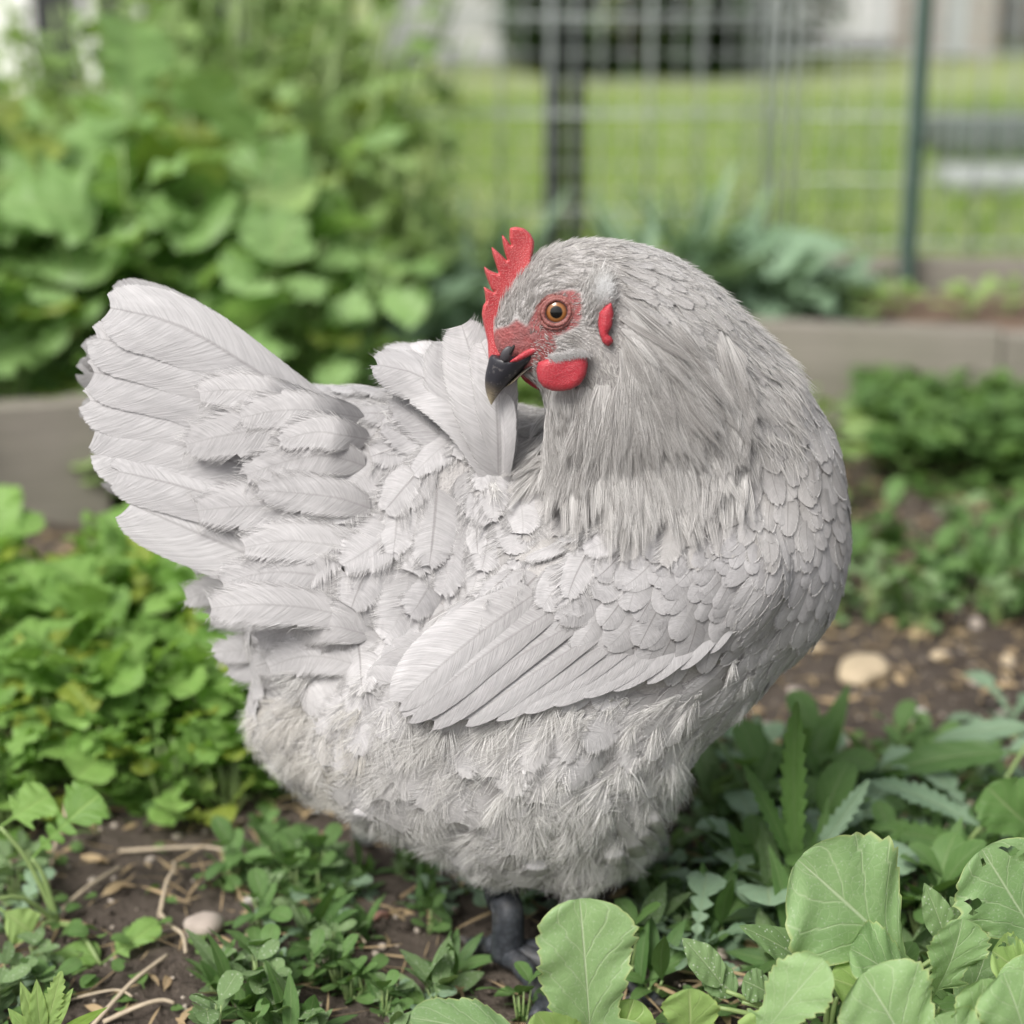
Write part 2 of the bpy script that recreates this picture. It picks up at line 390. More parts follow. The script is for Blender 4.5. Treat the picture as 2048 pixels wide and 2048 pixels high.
# bare red face
def inpoly(px, py, poly):
    poly = np.asarray(poly); x0, y0 = poly[:, 0], poly[:, 1]; x1, y1 = np.roll(x0, -1), np.roll(y0, -1)
    c = np.zeros(px.shape, int)
    for a, b, d, e in zip(x0, y0, x1, y1):
        if b == e: continue
        c += ((b > py) != (e > py)) & (px < (d - a) * (py - b) / (e - b) + a)
    return c % 2 == 1
def pdist(px, py, poly, closed=True):
    poly = np.asarray(poly, float); d = np.full(px.shape, 1e9)
    n = len(poly)
    for i in range(n if closed else n - 1):
        a = poly[i]; b = poly[(i + 1) % n]; ab = b - a
        t = np.clip(((px - a[0]) * ab[0] + (py - a[1]) * ab[1]) / (ab @ ab + 1e-9), 0, 1)
        d = np.minimum(d, np.hypot(px - a[0] - t * ab[0], py - a[1] - t * ab[1]))
    return d
FACEZ = [(560, 1120), (640, 1060), (740, 1120), (800, 1010), (860, 900), (960, 820), (1080, 780), (1190, 775), (1255, 810), (1275, 900), (1270, 1030), (1240, 1110), (1130, 1170), (1000, 1230),
         (1030, 1330), (1000, 1370), (960, 1480), (820, 1560), (380, 1560), (340, 1350), (440, 1150)]
FACE = [Z3(*p) for p in FACEZ]
def face_mask(P):
    q = proj(P); i = inpoly(q[:, 0], q[:, 1], FACE); d = pdist(q[:, 0], q[:, 1], FACE)
    return np.clip(.5 + np.where(i, d, -d) / 7, 0, 1)
fm = face_mask(V3); fm[V3[:, 1] > -.05] *= (V3[V3[:, 1] > -.05, 1] > -.09)
body = hmesh('body', V3, [NF2, KF2, TF2, KF, TF], M_SKIN, att={'face': fm})

# ---------------------------------------------------------------- feathers
FLOW = np.array([  # x, y, angle (0 right, 90 down), length, width, fringe, fluffiness
 (1050,480,-5,34,13,.35,0),(1100,520,8,38,14,.35,0),(1150,450,5,40,15,.35,0),(1230,480,28,52,18,.4,0),(1150,560,22,44,15,.45,0),(1200,600,42,52,18,.45,0),
 (1300,560,40,58,22,.4,0),(1300,640,48,62,23,.45,0),(1390,680,52,66,28,.4,0),(1240,720,60,72,21,.55,0),(1160,740,75,80,19,.65,.1),(1100,750,92,88,19,.7,.2),
 (1040,790,112,88,18,.75,.2),(1010,840,118,80,20,.7,.2),(1180,850,86,105,22,.7,.2),(1100,870,98,100,22,.75,.3),(1270,840,72,98,25,.65,.2),(1340,760,60,76,30,.4,0),(1250,930,72,90,28,.7,.2),
 (1440,800,62,62,36,.3,0),(1510,880,74,56,40,.25,0),(1570,980,90,54,42,.22,0),(1450,920,102,62,44,.3,0),(1540,1080,112,56,44,.25,0),(1470,1180,125,66,44,.4,.1),
 (1400,1270,132,80,38,.7,.4),(1300,1360,128,86,36,.75,.6),(1380,900,98,76,38,.5,.1),(1330,930,84,76,32,.6,.2),(1440,1090,122,80,30,.6,.2),(1480,1260,128,56,34,.4,.1),(1360,1390,128,56,30,.4,.1),
 (1370,1040,128,34,28,.12,0),(1330,1090,128,34,29,.12,0),(1395,1120,112,44,28,.15,0),(1270,1060,128,42,36,.25,0),(1200,1040,122,54,42,.35,0),(1250,1140,118,50,40,.2,0),(1200,1150,122,62,46,.3,0),
 (1100,1060,125,74,52,.45,0),(1020,1050,125,84,58,.5,0),(960,1120,130,96,64,.5,0),(1060,1160,125,88,60,.42,0),(1180,1220,112,82,48,.2,0),(1300,1180,108,66,36,.15,0),(980,1180,128,100,66,.45,0),(1340,1210,108,72,34,.15,0),
 (700,760,170,90,46,.4,0),(850,790,150,80,46,.5,.1),(600,770,184,100,50,.4,0),(560,830,188,120,62,.35,0),(1000,760,120,70,36,.6,.2),
 (480,830,182,140,78,.3,0),(500,960,176,136,84,.3,0),(620,880,150,110,66,.4,0),(700,890,118,92,70,.5,.1),(800,880,104,84,64,.6,.2),(880,920,100,76,54,.7,.3),(950,930,80,70,50,.6,.3),
 (700,1000,118,100,70,.5,.1),(800,1030,106,92,66,.55,.1),(880,1060,100,88,60,.5,.1),(930,1010,104,76,54,.6,.2),(600,1050,150,120,70,.45,.1),(500,1080,172,136,80,.35,0),(480,1170,168,130,70,.35,.1),
 (570,1190,150,120,62,.5,.2),(700,1140,126,110,64,.55,.2),(800,1170,122,100,56,.6,.3),(620,1280,150,110,52,.65,.5),(500,1240,165,120,60,.45,.2),(720,1260,130,100,50,.7,.5),(450,1180,172,120,66,.35,0),
 (560,1380,135,110,44,.85,1),(700,1390,104,120,44,.85,1),(850,1450,112,112,50,.85,1),(1000,1420,120,100,54,.8,.9),(1100,1490,104,100,46,.8,.9),(1200,1430,116,90,40,.75,.8),
 (1210,1570,88,110,38,.8,.8),(1030,1580,112,100,52,.8,.9),(800,1540,108,110,56,.85,1),(650,1490,124,110,50,.85,1),(1100,1640,94,90,46,.8,.9),(900,1350,118,90,48,.8,.9),(1150,1370,122,86,44,.75,.8)], float)
FLOW[:, 0:2] = FLOW[:, 0:2]
def flow_at(P):
    """direction in 3-D (tangent), and size parameters, from the nearest hand-set directions"""
    q = proj(P); out = np.zeros((len(P), 6))
    for i in range(0, len(P), 4000):
        d = ((q[i:i+4000, None, :] - FLOW[None, :, :2])**2).sum(-1); w = 1 / (d + 300)**2.2; w /= w.sum(1, keepdims=True)
        an = np.radians(FLOW[:, 2]); cx, cy = w @ np.cos(an), w @ np.sin(an)
        out[i:i+4000] = np.stack([cx, cy, w @ FLOW[:, 3], w @ FLOW[:, 4], w @ FLOW[:, 5], w @ FLOW[:, 6]], 1)
    n = nrm(grad(P)); D = np.stack([out[:, 0], np.zeros(len(P)), -out[:, 1]], 1)
    D = nrm(D - n * (D * n).sum(1, keepdims=True) + 1e-6)
    return D, n, out[:, 2:]
def rot_about(D, n, a):
    return D * np.cos(a)[:, None] + np.cross(n, D) * np.sin(a)[:, None]

HB = None
def feather_geo(S, NV, width, N=16, K=3, fringe=None, cup=None, rnd=None, tipw=.5, seed=0, asym=0.0, tippow=2.2, clump=1.0, base=.10):
    """S (F,M,3) shaft points, NV (F,M,3) outward normals, width (F,) full width. Each vane is N barbs; barbs split near the rim."""
    rg = np.random.default_rng(seed); Fn, M = S.shape[:2]; fringe = np.broadcast_to(.3 if fringe is None else fringe, Fn); cup = np.broadcast_to(.12 if cup is None else cup, Fn)
    rnd = rg.random(Fn) if rnd is None else rnd
    T = np.gradient(S, axis=1); T = nrm(T); NV = nrm(NV - T * (NV * T).sum(-1, keepdims=True)); B = np.cross(NV, T)
    def samp(A, s):                                   # A (F,M,3), s (F,...) in 0..1
        x = np.clip(s, 0, 1) * (M - 1); i = np.minimum(x.astype(int), M - 2); f = x - i
        fi = np.arange(Fn).reshape((-1,) + (1,) * (s.ndim - 1)); fi = np.broadcast_to(fi, s.shape)
        return A[fi, i] * (1 - f)[..., None] + A[fi, i + 1] * f[..., None]
    Ln = np.linalg.norm(np.diff(S, axis=1), axis=-1).sum(1)
    Vs, Fs, UV, FD = [], [], [], []
    off = 0
    for side in (-1, 1):
        i = np.arange(N + 1) / N
        e = base + (1 - base) * (1 - (1 - i[None, :])**1.6)                                       # where barb i reaches the rim (along)
        sb = np.clip(i[None, :] * .97 - .02, 0, .97) * np.ones((Fn, 1))           # where it leaves the shaft
        # clumped barb tips
        g = rg.random((Fn, N + 1)) < (.05 + .16 * fringe)[:, None]; gid = np.cumsum(g, 1)
        cen = np.zeros((Fn, N + 1)); cnt = np.zeros((Fn, N + 1))
        for f0 in range(0, N + 1):
            msk = gid == f0
            c_ = (msk * i).sum(1) / np.maximum(msk.sum(1), 1); cen += msk * c_[:, None]
        ef = np.clip(e + (base + (1 - base) * cen - e) * .55 * clump * fringe[:, None], 0, 1) + rg.normal(0, .006, (Fn, N + 1)) * fringe[:, None]
        ef = np.clip(ef, 0, 1.0)
        x = np.clip(ef, 0, 1)
        r0 = 1 - np.clip(1.2 * width / Ln, .14, .6)[:, None]
        prof = np.power(np.clip(1 - np.power(np.clip((x - r0) / (1 - r0), 0, 1), tippow), 0, 1), .5)       # rounded end
        grow = np.clip(x / r0, 0, 1); low = .45 + .55 * np.sin(grow * pi / 2)**1.1
        prof = np.where(x < r0, low, prof)
        wv = width[:, None] * .5 * prof * (1 + asym * side) * (1 + rg.normal(0, .02, (Fn, N + 1)) * (.2 + fringe[:, None]))
        ov = rg.random((Fn, N + 1)) * .04 * fringe[:, None]
        k = np.arange(K + 1) / K
        fk = k.copy(); 
        kk = np.ones((Fn, K + 1)) * fk; kk[:, K - 1] = 1 - .10 - fringe * .5; 
        if K > 2: kk[:, 1:K - 1] = (kk[:, K - 1:K] * np.arange(1, K - 1) / (K - 1))
        kk = kk[:, None, :]                                                       # (F,1,K+1)
        P1s = sb + (ef - sb) * .42; P1c = wv * .72
        al = (1 - kk)**2 * sb[..., None] + 2 * kk * (1 - kk) * P1s[..., None] + kk**2 * (ef + ov)[..., None]
        c = 2 * kk * (1 - kk) * P1c[..., None] + kk**2 * wv[..., None]
        p = samp(S, al); bb = samp(B, al); nn = samp(NV, al); tt = samp(T, al)
        over = np.clip(al - 1, 0, 1) * Ln[:, None, None]
        cc = c / (width[:, None, None] * .5)
        p = p + bb * (side * c)[..., None] + tt * over[..., None] - nn * ((cup * width)[:, None, None] * cc**2)[..., None]
        p = p + nn * (rg.normal(0, .010, (Fn, N + 1, 1)) * (width * fringe)[:, None, None] * kk)[..., None]
        nb = (N + 1) * (K + 1)
        if HB is not None:          # free barbs beyond the rim
            sel_ = np.arange(1, N + 1); A_, B_ = p[:, sel_, K - 1], p[:, sel_, K]; fm_ = np.repeat(fringe > .14, len(sel_))
            A_, B_ = A_.reshape(-1, 3)[fm_], B_.reshape(-1, 3)[fm_]; no = NV[:, M // 2]; no = np.repeat(no, len(sel_), 0)[fm_]
            fr_ = np.repeat(fringe, len(sel_))[fm_]; wd_ = np.repeat(width, len(sel_))[fm_]; dd = nrm(B_ - A_); k2 = np.concatenate([np.arange(len(A_)), np.flatnonzero(fr_ > .3)])
            A_, B_, no, fr_, wd_, dd = A_[k2], B_[k2], no[k2], fr_[k2], wd_[k2], dd[k2]
            ex_ = (wd_ * (.03 + .46 * fr_**1.2) * rg.uniform(.15, 1.3, len(A_)))[:, None]; jt = rg.normal(0, .26, (len(A_), 3))
            dd2 = nrm(dd + jt); HB.append(np.stack([A_ + no * .0002, (A_ + B_) / 2 + no * .0004, B_ + no * .0003, B_ + dd * ex_ * .5, B_ + dd * ex_ * .5 + dd2 * ex_ * .55], 1))
        Vs.append(p.reshape(Fn, nb, 3))
        UV.append(np.stack([np.broadcast_to(i[None, :, None] + (side > 0) * 1.37, al.shape), np.broadcast_to(kk, al.shape)], -1).reshape(Fn, nb, 2))
        FD.append(np.stack([np.broadcast_to(rnd[:, None, None], al.shape), al, np.broadcast_to(kk * .999, al.shape)], -1).reshape(Fn, nb, 3))
        I, J = np.meshgrid(np.arange(N), np.arange(K - 1), indexing='ij'); a = (I * (K + 1) + J).ravel()
        q = np.stack([a, a + K + 1, a + K + 2, a + 1], 1)
        if side < 0: q = q[:, ::-1]
        Fs.append((q, off))
        I = np.arange(N); a = I * (K + 1) + K - 1
        # last column: closed quads where the vane is tight, split triangles where it is loose
        t1 = np.stack([a, a + K + 1, a + 1], 1); t2 = np.stack([a + K + 1, a + K + 2, a + 1], 1)
        if side < 0: t1 = t1[:, ::-1]; t2 = t2[:, ::-1]
        Fs.append((t1, off)); Fs.append((t2, off, (g[:, 1:] & (rg.random((Fn, N)) < (fringe * .9)[:, None])) | (rg.random((Fn, N)) < np.clip(fringe * 1.2 - .6, 0, 1)[:, None])))
        off += nb
    V = np.concatenate(Vs, 1); UV = np.concatenate(UV, 1); FD = np.concatenate(FD, 1); nv = V.shape[1]
    quads, tris = [], []
    bs = np.arange(Fn) * nv
    for f in Fs:
        q, o = f[0], f[1]
        A = (q[None] + o + bs[:, None, None])
        if len(f) == 3:
            keep = ~f[2]
            tris.append(A[keep])
        elif q.shape[1] == 4: quads.append(A.reshape(-1, 4))
        else: tris.append(A.reshape(-1, 3))
    return V.reshape(-1, 3), [np.vstack(quads), np.vstack(tris)], UV.reshape(-1, 2), FD.reshape(-1, 3), nv
def raw_hairs(name, pts, r, mat, parent=None, warm=0., grey=0.):
    n, npt = pts.shape[:2]; cu = bpy.data.hair_curves.new(name); cu.add_curves([npt] * n)
    cu.points.foreach_set('position', (pts.reshape(-1, 3) - HO).astype(np.float32).ravel())
    rr = np.broadcast_to(r, n)[:, None] * np.array([1, .95, .8, .55, .15])[None, :npt]
    a = cu.attributes.get('radius') or cu.attributes.new('radius', 'FLOAT', 'POINT'); a.data.foreach_set('value', rr.astype(np.float32).ravel())
    for k, v in (('warm', warm), ('grey', grey)):
        a = cu.attributes.new(k, 'FLOAT', 'CURVE'); a.data.foreach_set('value', np.broadcast_to(np.asarray(v, np.float32), n).astype(np.float32).copy())
    cu.materials.append(mat); o = link(name, cu, parent or hen); o['kind'] = 'stuff'; return o
def feathers(name, S, NV, width, mat=M_FEA, parent=None, shaft=.3, warm=0., grey=0., **k):
    V, F, UV, FD, nv = feather_geo(S, NV, width, **k)
    Fn = len(S)
    ex = lambda v: np.repeat(np.broadcast_to(np.asarray(v, float), Fn), nv)
    return hmesh(name, V, F, mat, parent, uv=UV, att={'fd': FD, 'shaft': ex(shaft), 'warm': ex(warm), 'grey': ex(grey), 'frg': ex(k.get('fringe', .3))})

def march(P, D, L, M=6, h0=.001, lift=.004, turn=None, it=2, pw=1.4):
    """shafts that follow the body, lifting towards the tip"""
    S = []; NN = []; p = P.copy(); D = D.copy()
    for j in range(M):
        s = j / (M - 1); n = nrm(grad(p)); D = nrm(D - n * (D * n).sum(1, keepdims=True))
        S.append(p + n * (h0 + lift * s**pw)[:, None]); NN.append(n)
        if turn is not None: D = rot_about(D, n, turn / (M - 1))
        p = to_surf(p + D * (L / (M - 1))[:, None], it)
    return np.stack(S, 1), np.stack(NN, 1)

HB = []
# roots spread over the body by dart throwing
def candidates(n, seed):
    rg = np.random.default_rng(seed)
    f = rg.integers(0, len(BF), n); a, b = rg.random(n), rg.random(n); q = BV[BF[f]]
    P = (q[:, 0] * ((1-a)*(1-b))[:, None] + q[:, 1] * (a*(1-b))[:, None] + q[:, 2] * (a*b)[:, None] + q[:, 3] * ((1-a)*b)[:, None])
    return to_surf(P, 1)
def darts(P, rad):
    cell = .006; G_ = {}; keep = []
    for i, (p, r) in enumerate(zip(P, rad)):
        c = (p // cell).astype(int); m = int(r // cell) + 1; ok = True
        for x in range(c[0]-m, c[0]+m+1):
            for y in range(c[1]-m, c[1]+m+1):
                for z in range(c[2]-m, c[2]+m+1):
                    for j in G_.get((x, y, z), ()):
                        d = p - P[j]
                        if d @ d < r * r: ok = False; break
                    if not ok: break
                if not ok: break
            if not ok: break
        if ok: keep.append(i); G_.setdefault(tuple(c), []).append(i)
    return np.array(keep)
CP = candidates(42000, 3)
D, NRM, prm = flow_at(CP)
q = proj(CP); fmask = face_mask(CP)
rad = .95 * np.sqrt(.34 * prm[:, 0] * prm[:, 1]) * PX
ok = (fmask < .3) & (q[:, 0] > 985)
ok |= (q[:, 0] <= 985)
headp = (q[:, 0] < 1165) & (q[:, 1] < 715) & (q[:, 0] > 900)          # face and crown: hair only
ok &= ~(headp & (CP[:, 1] < .02))
CP, D, NRM, prm, q, rad = [a[ok] for a in (CP, D, NRM, prm, q, rad)]
QUILL = [(775,1290),(870,1120),(955,1095),(1010,1120),(1040,1215),(1130,1258),(1240,1240),(1420,1170),(1440,1230),(1100,1330),(810,1350)]
qk = inpoly(q[:, 0], q[:, 1], QUILL) & (CP[:, 1] < -.03); sm = ~qk
CP, D, NRM, prm, q, rad = [a[sm] for a in (CP, D, NRM, prm, q, rad)]
nape = (q[:, 0] > 1100) & (q[:, 1] < 790) & (q[:, 0] + (790 - q[:, 1]) < 1900)
prm[nape, 1] *= .72; rad[nape] *= .84; brs = (q[:, 0] > 1390) & (q[:, 1] > 790); prm[brs, 1] *= .80; rad[brs] *= .88
sad = (q[:, 0] < 985) & (q[:, 1] > 690) & (q[:, 1] < 1260) & (prm[:, 3] < .5); prm[sad, 1] *= 1.22; prm[sad, 0] *= 1.2; rad[sad] *= 1.16
kp = darts(CP, rad)
CP, D, NRM, prm, q = [a[kp] for a in (CP, D, NRM, prm, q)]
print('feathers', len(CP))
rg = np.random.default_rng(5); n_ = len(CP)
Lw = prm[:, 0] * PX * 1.30 * rg.uniform(.85, 1.15, n_); Ww = prm[:, 1] * PX * 1.42 * rg.uniform(.85, 1.12, n_)
fr = np.clip(prm[:, 2] * rg.uniform(.75, 1.2, n_), .05, .92); fl = prm[:, 3]
wingm = (q[:, 0] > 930) & (q[:, 0] < 1440) & (q[:, 1] > 1010) & (fr < .5)
msy = (.10 + .22 * fr + .2 * fl) * rg.normal(0, 1, n_)
# tufts: neighbouring feathers lean the same way
ang = 0
for k_ in range(5):
    w_ = rg.normal(0, 1, 3) * 60; ang = ang + np.sin(CP @ w_ + rg.random() * 6)
nk_ = (q[:, 0] > 985) & (fl < .5); fr = np.where(wingm, fr * .45, np.where(nk_ & (q[:, 0] > 1330), fr * .55, fr))
msy = msy * np.where(wingm, .4, np.where(nk_, .6, 1)) + ang * .07 * np.where(wingm | nk_, .3, 1)
D2 = rot_about(D, NRM, msy)
Ww = np.where(fl > .5, Ww * 1.25, Ww); fr = np.where(fl > .5, np.clip(fr * .75, 0, .62), np.clip(fr, .05, .55))
lift = Ww * (.12 + .14 * fr) * rg.uniform(.6, 1.3, n_) * np.where(wingm, .42, np.where((q[:, 0] > 985) & (fl < .5), np.where(q[:, 1] < 860, .25, .42), np.where(fl < .5, .55, 1.0))) + .0005
S, NV = march(CP - D2 * (Lw * .45)[:, None] * 0, D2, Lw, 6, np.full(n_, .0006) + rg.random(n_) * .0008, lift, rg.normal(0, .25, n_))
# where each feather belongs
reg = np.full(n_, 'back_plumage', dtype=object)
reg[(q[:, 0] > 990) & (q[:, 1] < 980)] = 'neck_plumage'
reg[(q[:, 0] > 1380) & (q[:, 1] > 800)] = 'breast_plumage'
reg[wingm] = 'wing_covert_plumage'
reg[(fl > .5)] = 'belly_fluff'
reg[(q[:, 1] > 1250) & (q[:, 0] > 1100) & (reg == 'back_plumage')] = 'breast_plumage'
rn = np.clip(rg.random(n_) * .7 + .15 + .12 * np.sin(CP @ np.array([31., 40., 22.])) + .10 * np.sin(CP @ np.array([-52., 10., 47.])), 0, 1)
warm = np.clip(fl * .10 * rg.random(n_) + np.where((q[:, 0] < 640) & (q[:, 1] > 1300), .25, 0), 0, .6)
dface = np.hypot(q[:, 0] - 1100, q[:, 1] - 590)
grey = np.clip(.45 - dface / 260, 0, .35) + np.where((q[:, 0] > 985) & (q[:, 1] < 960), .03, 0); warm = warm + np.where((q[:, 0] > 985) & (q[:, 1] < 1000), .20, 0) * rg.uniform(.5, 1, n_)
rn = np.where(fl > .5, np.clip(rn + .3, 0, 1), rn)
for rname in sorted(set(reg)):
    for big in (0, 1):
        m = (reg == rname) & ((Ww > .0095) == bool(big))
        if m.sum() < 3: continue
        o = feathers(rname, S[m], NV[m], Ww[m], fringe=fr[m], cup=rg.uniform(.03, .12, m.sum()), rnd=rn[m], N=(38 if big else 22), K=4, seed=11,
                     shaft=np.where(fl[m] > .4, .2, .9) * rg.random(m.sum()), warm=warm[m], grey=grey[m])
        o['kind'] = 'stuff'

# ---------------------------------------------------------------- hand-placed feathers
def bez(pts, M=8):
    pts = np.asarray(pts, float); t = np.linspace(0, 1, M)
    n = len(pts); kn = np.linspace(0, 1, n)
    # Catmull-like smooth interpolation
    out = np.zeros((M, pts.shape[1]))
    for j, tt in enumerate(t):
        i = min(int(tt * (n - 1)), n - 2); f = tt * (n - 1) - i
        p0 = pts[max(i-1, 0)]; p1 = pts[i]; p2 = pts[i+1]; p3 = pts[min(i+2, n-1)]
        out[j] = .5 * ((2*p1) + (-p0+p2)*f + (2*p0-5*p1+4*p2-p3)*f*f + (-p0+3*p1-3*p2+p3)*f**3)
    return out
def one(name, pts, width, nv, parent=None, M=9, **k):
    """pts: (x, y, depth) shaft points from root to tip"""
    b = bez(pts, M); S_ = W(b[:, 0], b[:, 1], b[:, 2])[None]; N_ = np.broadcast_to(np.array(nv, float), S_.shape).copy()
    kw = dict(N=34, K=4, fringe=np.array([.10]), cup=np.array([.10]), shaft=.55); kw.update(k)
    return feathers(name, S_, N_, np.array([width * PX]), parent=parent, **kw)
tails = [  # near-side fan, top to bottom
 [(640,800),(470,690),(330,610),(192,578)], [(640,830),(480,745),(320,672),(165,634)], [(645,870),(480,795),(320,728),(158,700)],
 [(650,910),(480,845),(320,786),(150,752)], [(655,950),(490,890),(330,835),(160,806)], [(665,990),(500,940),(345,885),(172,850)], [(680,1040),(520,985),(370,925),(205,885)],
 [(740,1135),(580,1090),(420,1025),(222,940)]]
for i, t_ in enumerate(tails):
    dep = -.014 - .0030 * i
    pts = [(x, y, dep + (.008 if j == 0 else .004 - .004 * j)) for j, (x, y) in enumerate(t_)]
    one('tail_feather', pts, [128, 112, 108, 104, 104, 104, 100, 118][i], (.05, -1, .45), seed=20 + i, rnd=np.array([[.75,.6,.5,.62,.55,.66,.6,.95][i]]), asym=.12, base=.04, cup=np.array([.07]), fringe=np.array([.13]), tippow=3.4)
ft = [[(640,800),(470,680),(330,600),(205,560)], [(620,850),(450,760),(290,690),(150,672)], [(620,870),(450,790),(290,730),(142,704)], [(620,900),(450,830),(290,780),(152,790)],
      [(640,930),(460,870),(320,850),(172,872)], [(650,980),(500,950),(360,920),(188,905)], [(660,1010),(520,1000),(400,980),(235,925)]]
for i, t_ in enumerate(ft):
    dep = .012 + .006 * i
    pts = [(x, y, dep + (.0 if j == 0 else .003 * j)) for j, (x, y) in enumerate(t_)]
    one('tail_feather', pts, 104, (-.05, -1, -.35), seed=40 + i, rnd=np.array([.45]), base=.04, tippow=3.4)
# big coverts over the tail root
for i, (pts, wd) in enumerate([([(620,770),(520,745),(440,735),(368,742)],70), ([(640,850),(540,810),(430,820),(342,842)],92), ([(650,1000),(560,960),(460,955),(362,965)],96), ([(690,790),(600,775),(520,775),(448,790)],74), ([(690,880),(620,860),(540,870),(455,900)],80), ([(700,960),(640,940),(560,930),(480,925)],76), ([(710,1040),(640,1030),(540,1020),(452,1035)],80), ([(700,830),(640,820),(590,815),(520,835)],66)
,    ([(700,1110),(600,1085),(500,1080),(410,1105)],88), ([(700,1180),(600,1150),(480,1140),(388,1150)],80),
    ([(620,1200),(540,1180),(470,1165),(385,1160)],64), ([(560,1120),(480,1110),(410,1110),(345,1135)],62), ([(620,1230),(520,1225),(460,1225),(400,1232)],62), ([(620,1270),(540,1265),(480,1262),(425,1262)],60), ([(640,1290),(570,1290),(530,1290),(465,1292)],60),
    ([(700,1200),(620,1180),(540,1190),(480,1210)],76), ([(690,1260),(620,1240),(560,1240),(500,1262)],76), ([(600,1060),(500,1020),(420,1030),(350,1075)],70)]):
    far = i in (10, 11, 12, 13, 14, 17)
    d0 = [(-.075, -.070, -.062, -.052), (-.0, -.0, .005, .01)][far]
    sf = near_surf([p[0] for p in pts], [p[1] for p in pts])
    P4 = []
    for j, p in enumerate(pts):
        sy = sf[j][1]; dd = d0[j]
        if not far:
            if sy < .05 and abs(proj(sf[j]) - np.array(p)).max() < 3: dd = sy - .0035 - .003 * (j > 0) + .002 * (j == 0)
            P4.append((p[0], p[1], dd if dd < .0 else -.05))
        else: P4.append((p[0], p[1], dd))
    if not far:
        td_ = [-.031, -.036, -.041, -.037, -.041, -.045, -.048, -.042, -.047][i] if i < 9 else None            # tips lie just outside the fan of tail feathers
        for j in range(1, 4):
            P4[j] = (P4[j][0], P4[j][1], [0, min(sf[1][1] - .003, td_ - .003), (min(sf[1][1] - .003, td_ - .003) + 2 * td_) / 3, td_][j] if td_ else min(max(P4[j][2], P4[j-1][2]), -.040))
    one('rump_feather', P4, wd * 1.08, (0, -1, .15), seed=60 + i, N=34, fringe=np.array([.46]), cup=np.array([.025]), rnd=np.array([.4 + .5 * rg.random()]), shaft=.35)

# long hackles that fall from the neck over shoulder and back
nh = 1500; hx = rg.uniform(1000, 1400, nh); hy = 895 - 175 * rg.random(nh)**.8 - np.minimum(rg.exponential(38, nh), 150) * (.4 + .9 * np.sin(hx * .021)**2); hx = np.where(hy < 722, np.maximum(hx, 1185 + rg.uniform(0, 40, nh)), hx); hx += (hy - 815) * .1; hx = np.maximum(hx, 1052 - (hy - 700) * .22 + rg.uniform(0, 20, nh))
hp = near_surf(hx, hy); hD, hN, hprm = flow_at(hp); hD = rot_about(hD, hN, rg.normal(0, .15, nh) + .22 * np.sin(hx * .045 + hy * .03) - .10); sv = np.linspace(0, 1, 7); hL = rg.uniform(70, 165, nh) * (.62 + .55 * np.exp(-((hx - 1215) / 120)**2)) * PX
hd = nrm(hD * [1, .35, 1] + np.array([0, -.12, -.25])); HS = hp[:, None] + hd[:, None] * (sv[None] * hL[:, None])[..., None] + hN[:, None] * .0012
lim = .0016 + .0042 * sv[None] * rg.uniform(.2, 1.5, (nh, 1))
for rep in range(3):
    for _ in range(7): HS = HS + np.array([0, -1.0, 0]) * (np.maximum(lim - sdf(HS), 0) * 1.25)[..., None]
    for k_ in range(2):
        if rep < 2: HS[:, 1:-1] = (HS[:, :-2] + 2 * HS[:, 1:-1] + HS[:, 2:]) / 4; HS[:, -1] = HS[:, -1] * .7 + (2 * HS[:, -2] - HS[:, -3]) * .3
NH = nrm(grad(HS) * .35 + np.array([0, -.6, .12])); TH = nrm(np.gradient(HS, axis=1)); BH = np.cross(NH, TH); KH = 20
fo = np.linspace(-1, 1, KH)[None, :, None]; wH = (rg.uniform(15, 26, nh) * PX)[:, None, None]; pr5 = np.array([.25, .75, 1.0, .95, .70])[None, None]
lat = fo * wH * .5 * pr5 * rg.uniform(.8, 1.15, (nh, KH, 1)); tl = 1 - .16 * np.abs(fo) - .10 * rg.random((nh, KH, 1))
ss = np.array([0, .28, .55, .8, 1.0])[None, None] * tl * 6; i0 = np.minimum(ss.astype(int), 5); f0 = (ss - i0)[..., None]; ar = np.arange(nh)[:, None, None]
st = HS[ar, i0] * (1 - f0) + HS[ar, i0 + 1] * f0 + BH[ar, i0] * lat[..., None] + NH[ar, i0] * (rg.uniform(0, .0012, (nh, KH, 1)) * np.array([0, .5, 1, 1, .8])[None, None])[..., None]
gH = np.repeat(np.clip(.20 - (hy - 650) / 700 + rg.normal(0, .15, nh), 0, .5), KH)
raw_hairs('hackle_down', st.reshape(-1, 5, 3), .00016, M_BARB, grey=gH, warm=.08)
# loose plumes at the hem of the belly and thigh
for i, (pts, wd) in enumerate([([(1165,1500),(1200,1560),(1225,1600),(1256,1642)],46), ([(1150,1520),(1185,1580),(1205,1620),(1225,1662)],48), ([(1120,1540),(1150,1600),(1165,1640),(1180,1690)],52), ([(1185,1470),(1222,1530),(1240,1575),(1254,1615)],40),
    ([(1060,1560),(1080,1620),(1090,1660),(1100,1700)],56), ([(1000,1560),(1010,1620),(1012,1660),(1015,1700)],56), ([(840,1500),(835,1540),(838,1580),(850,1625)],84), ([(700,1480),(690,1520),(685,1560),(690,1600)],60)]):
    sf = near_surf([p[0] for p in pts], [p[1] for p in pts]); ys = sf[:, 1].copy(); ys[1:] = np.minimum(ys[1:], ys[:-1] + .012); off_ = proj(sf) - np.array(pts)
    one('thigh_feather', [(p[0], p[1], y_ - .004) for p, y_ in zip(pts, ys)], wd, (0, -1, -.1), seed=170 + i, N=30, fringe=np.array([.7]), cup=np.array([.15]), rnd=np.array([.8]), shaft=.1)
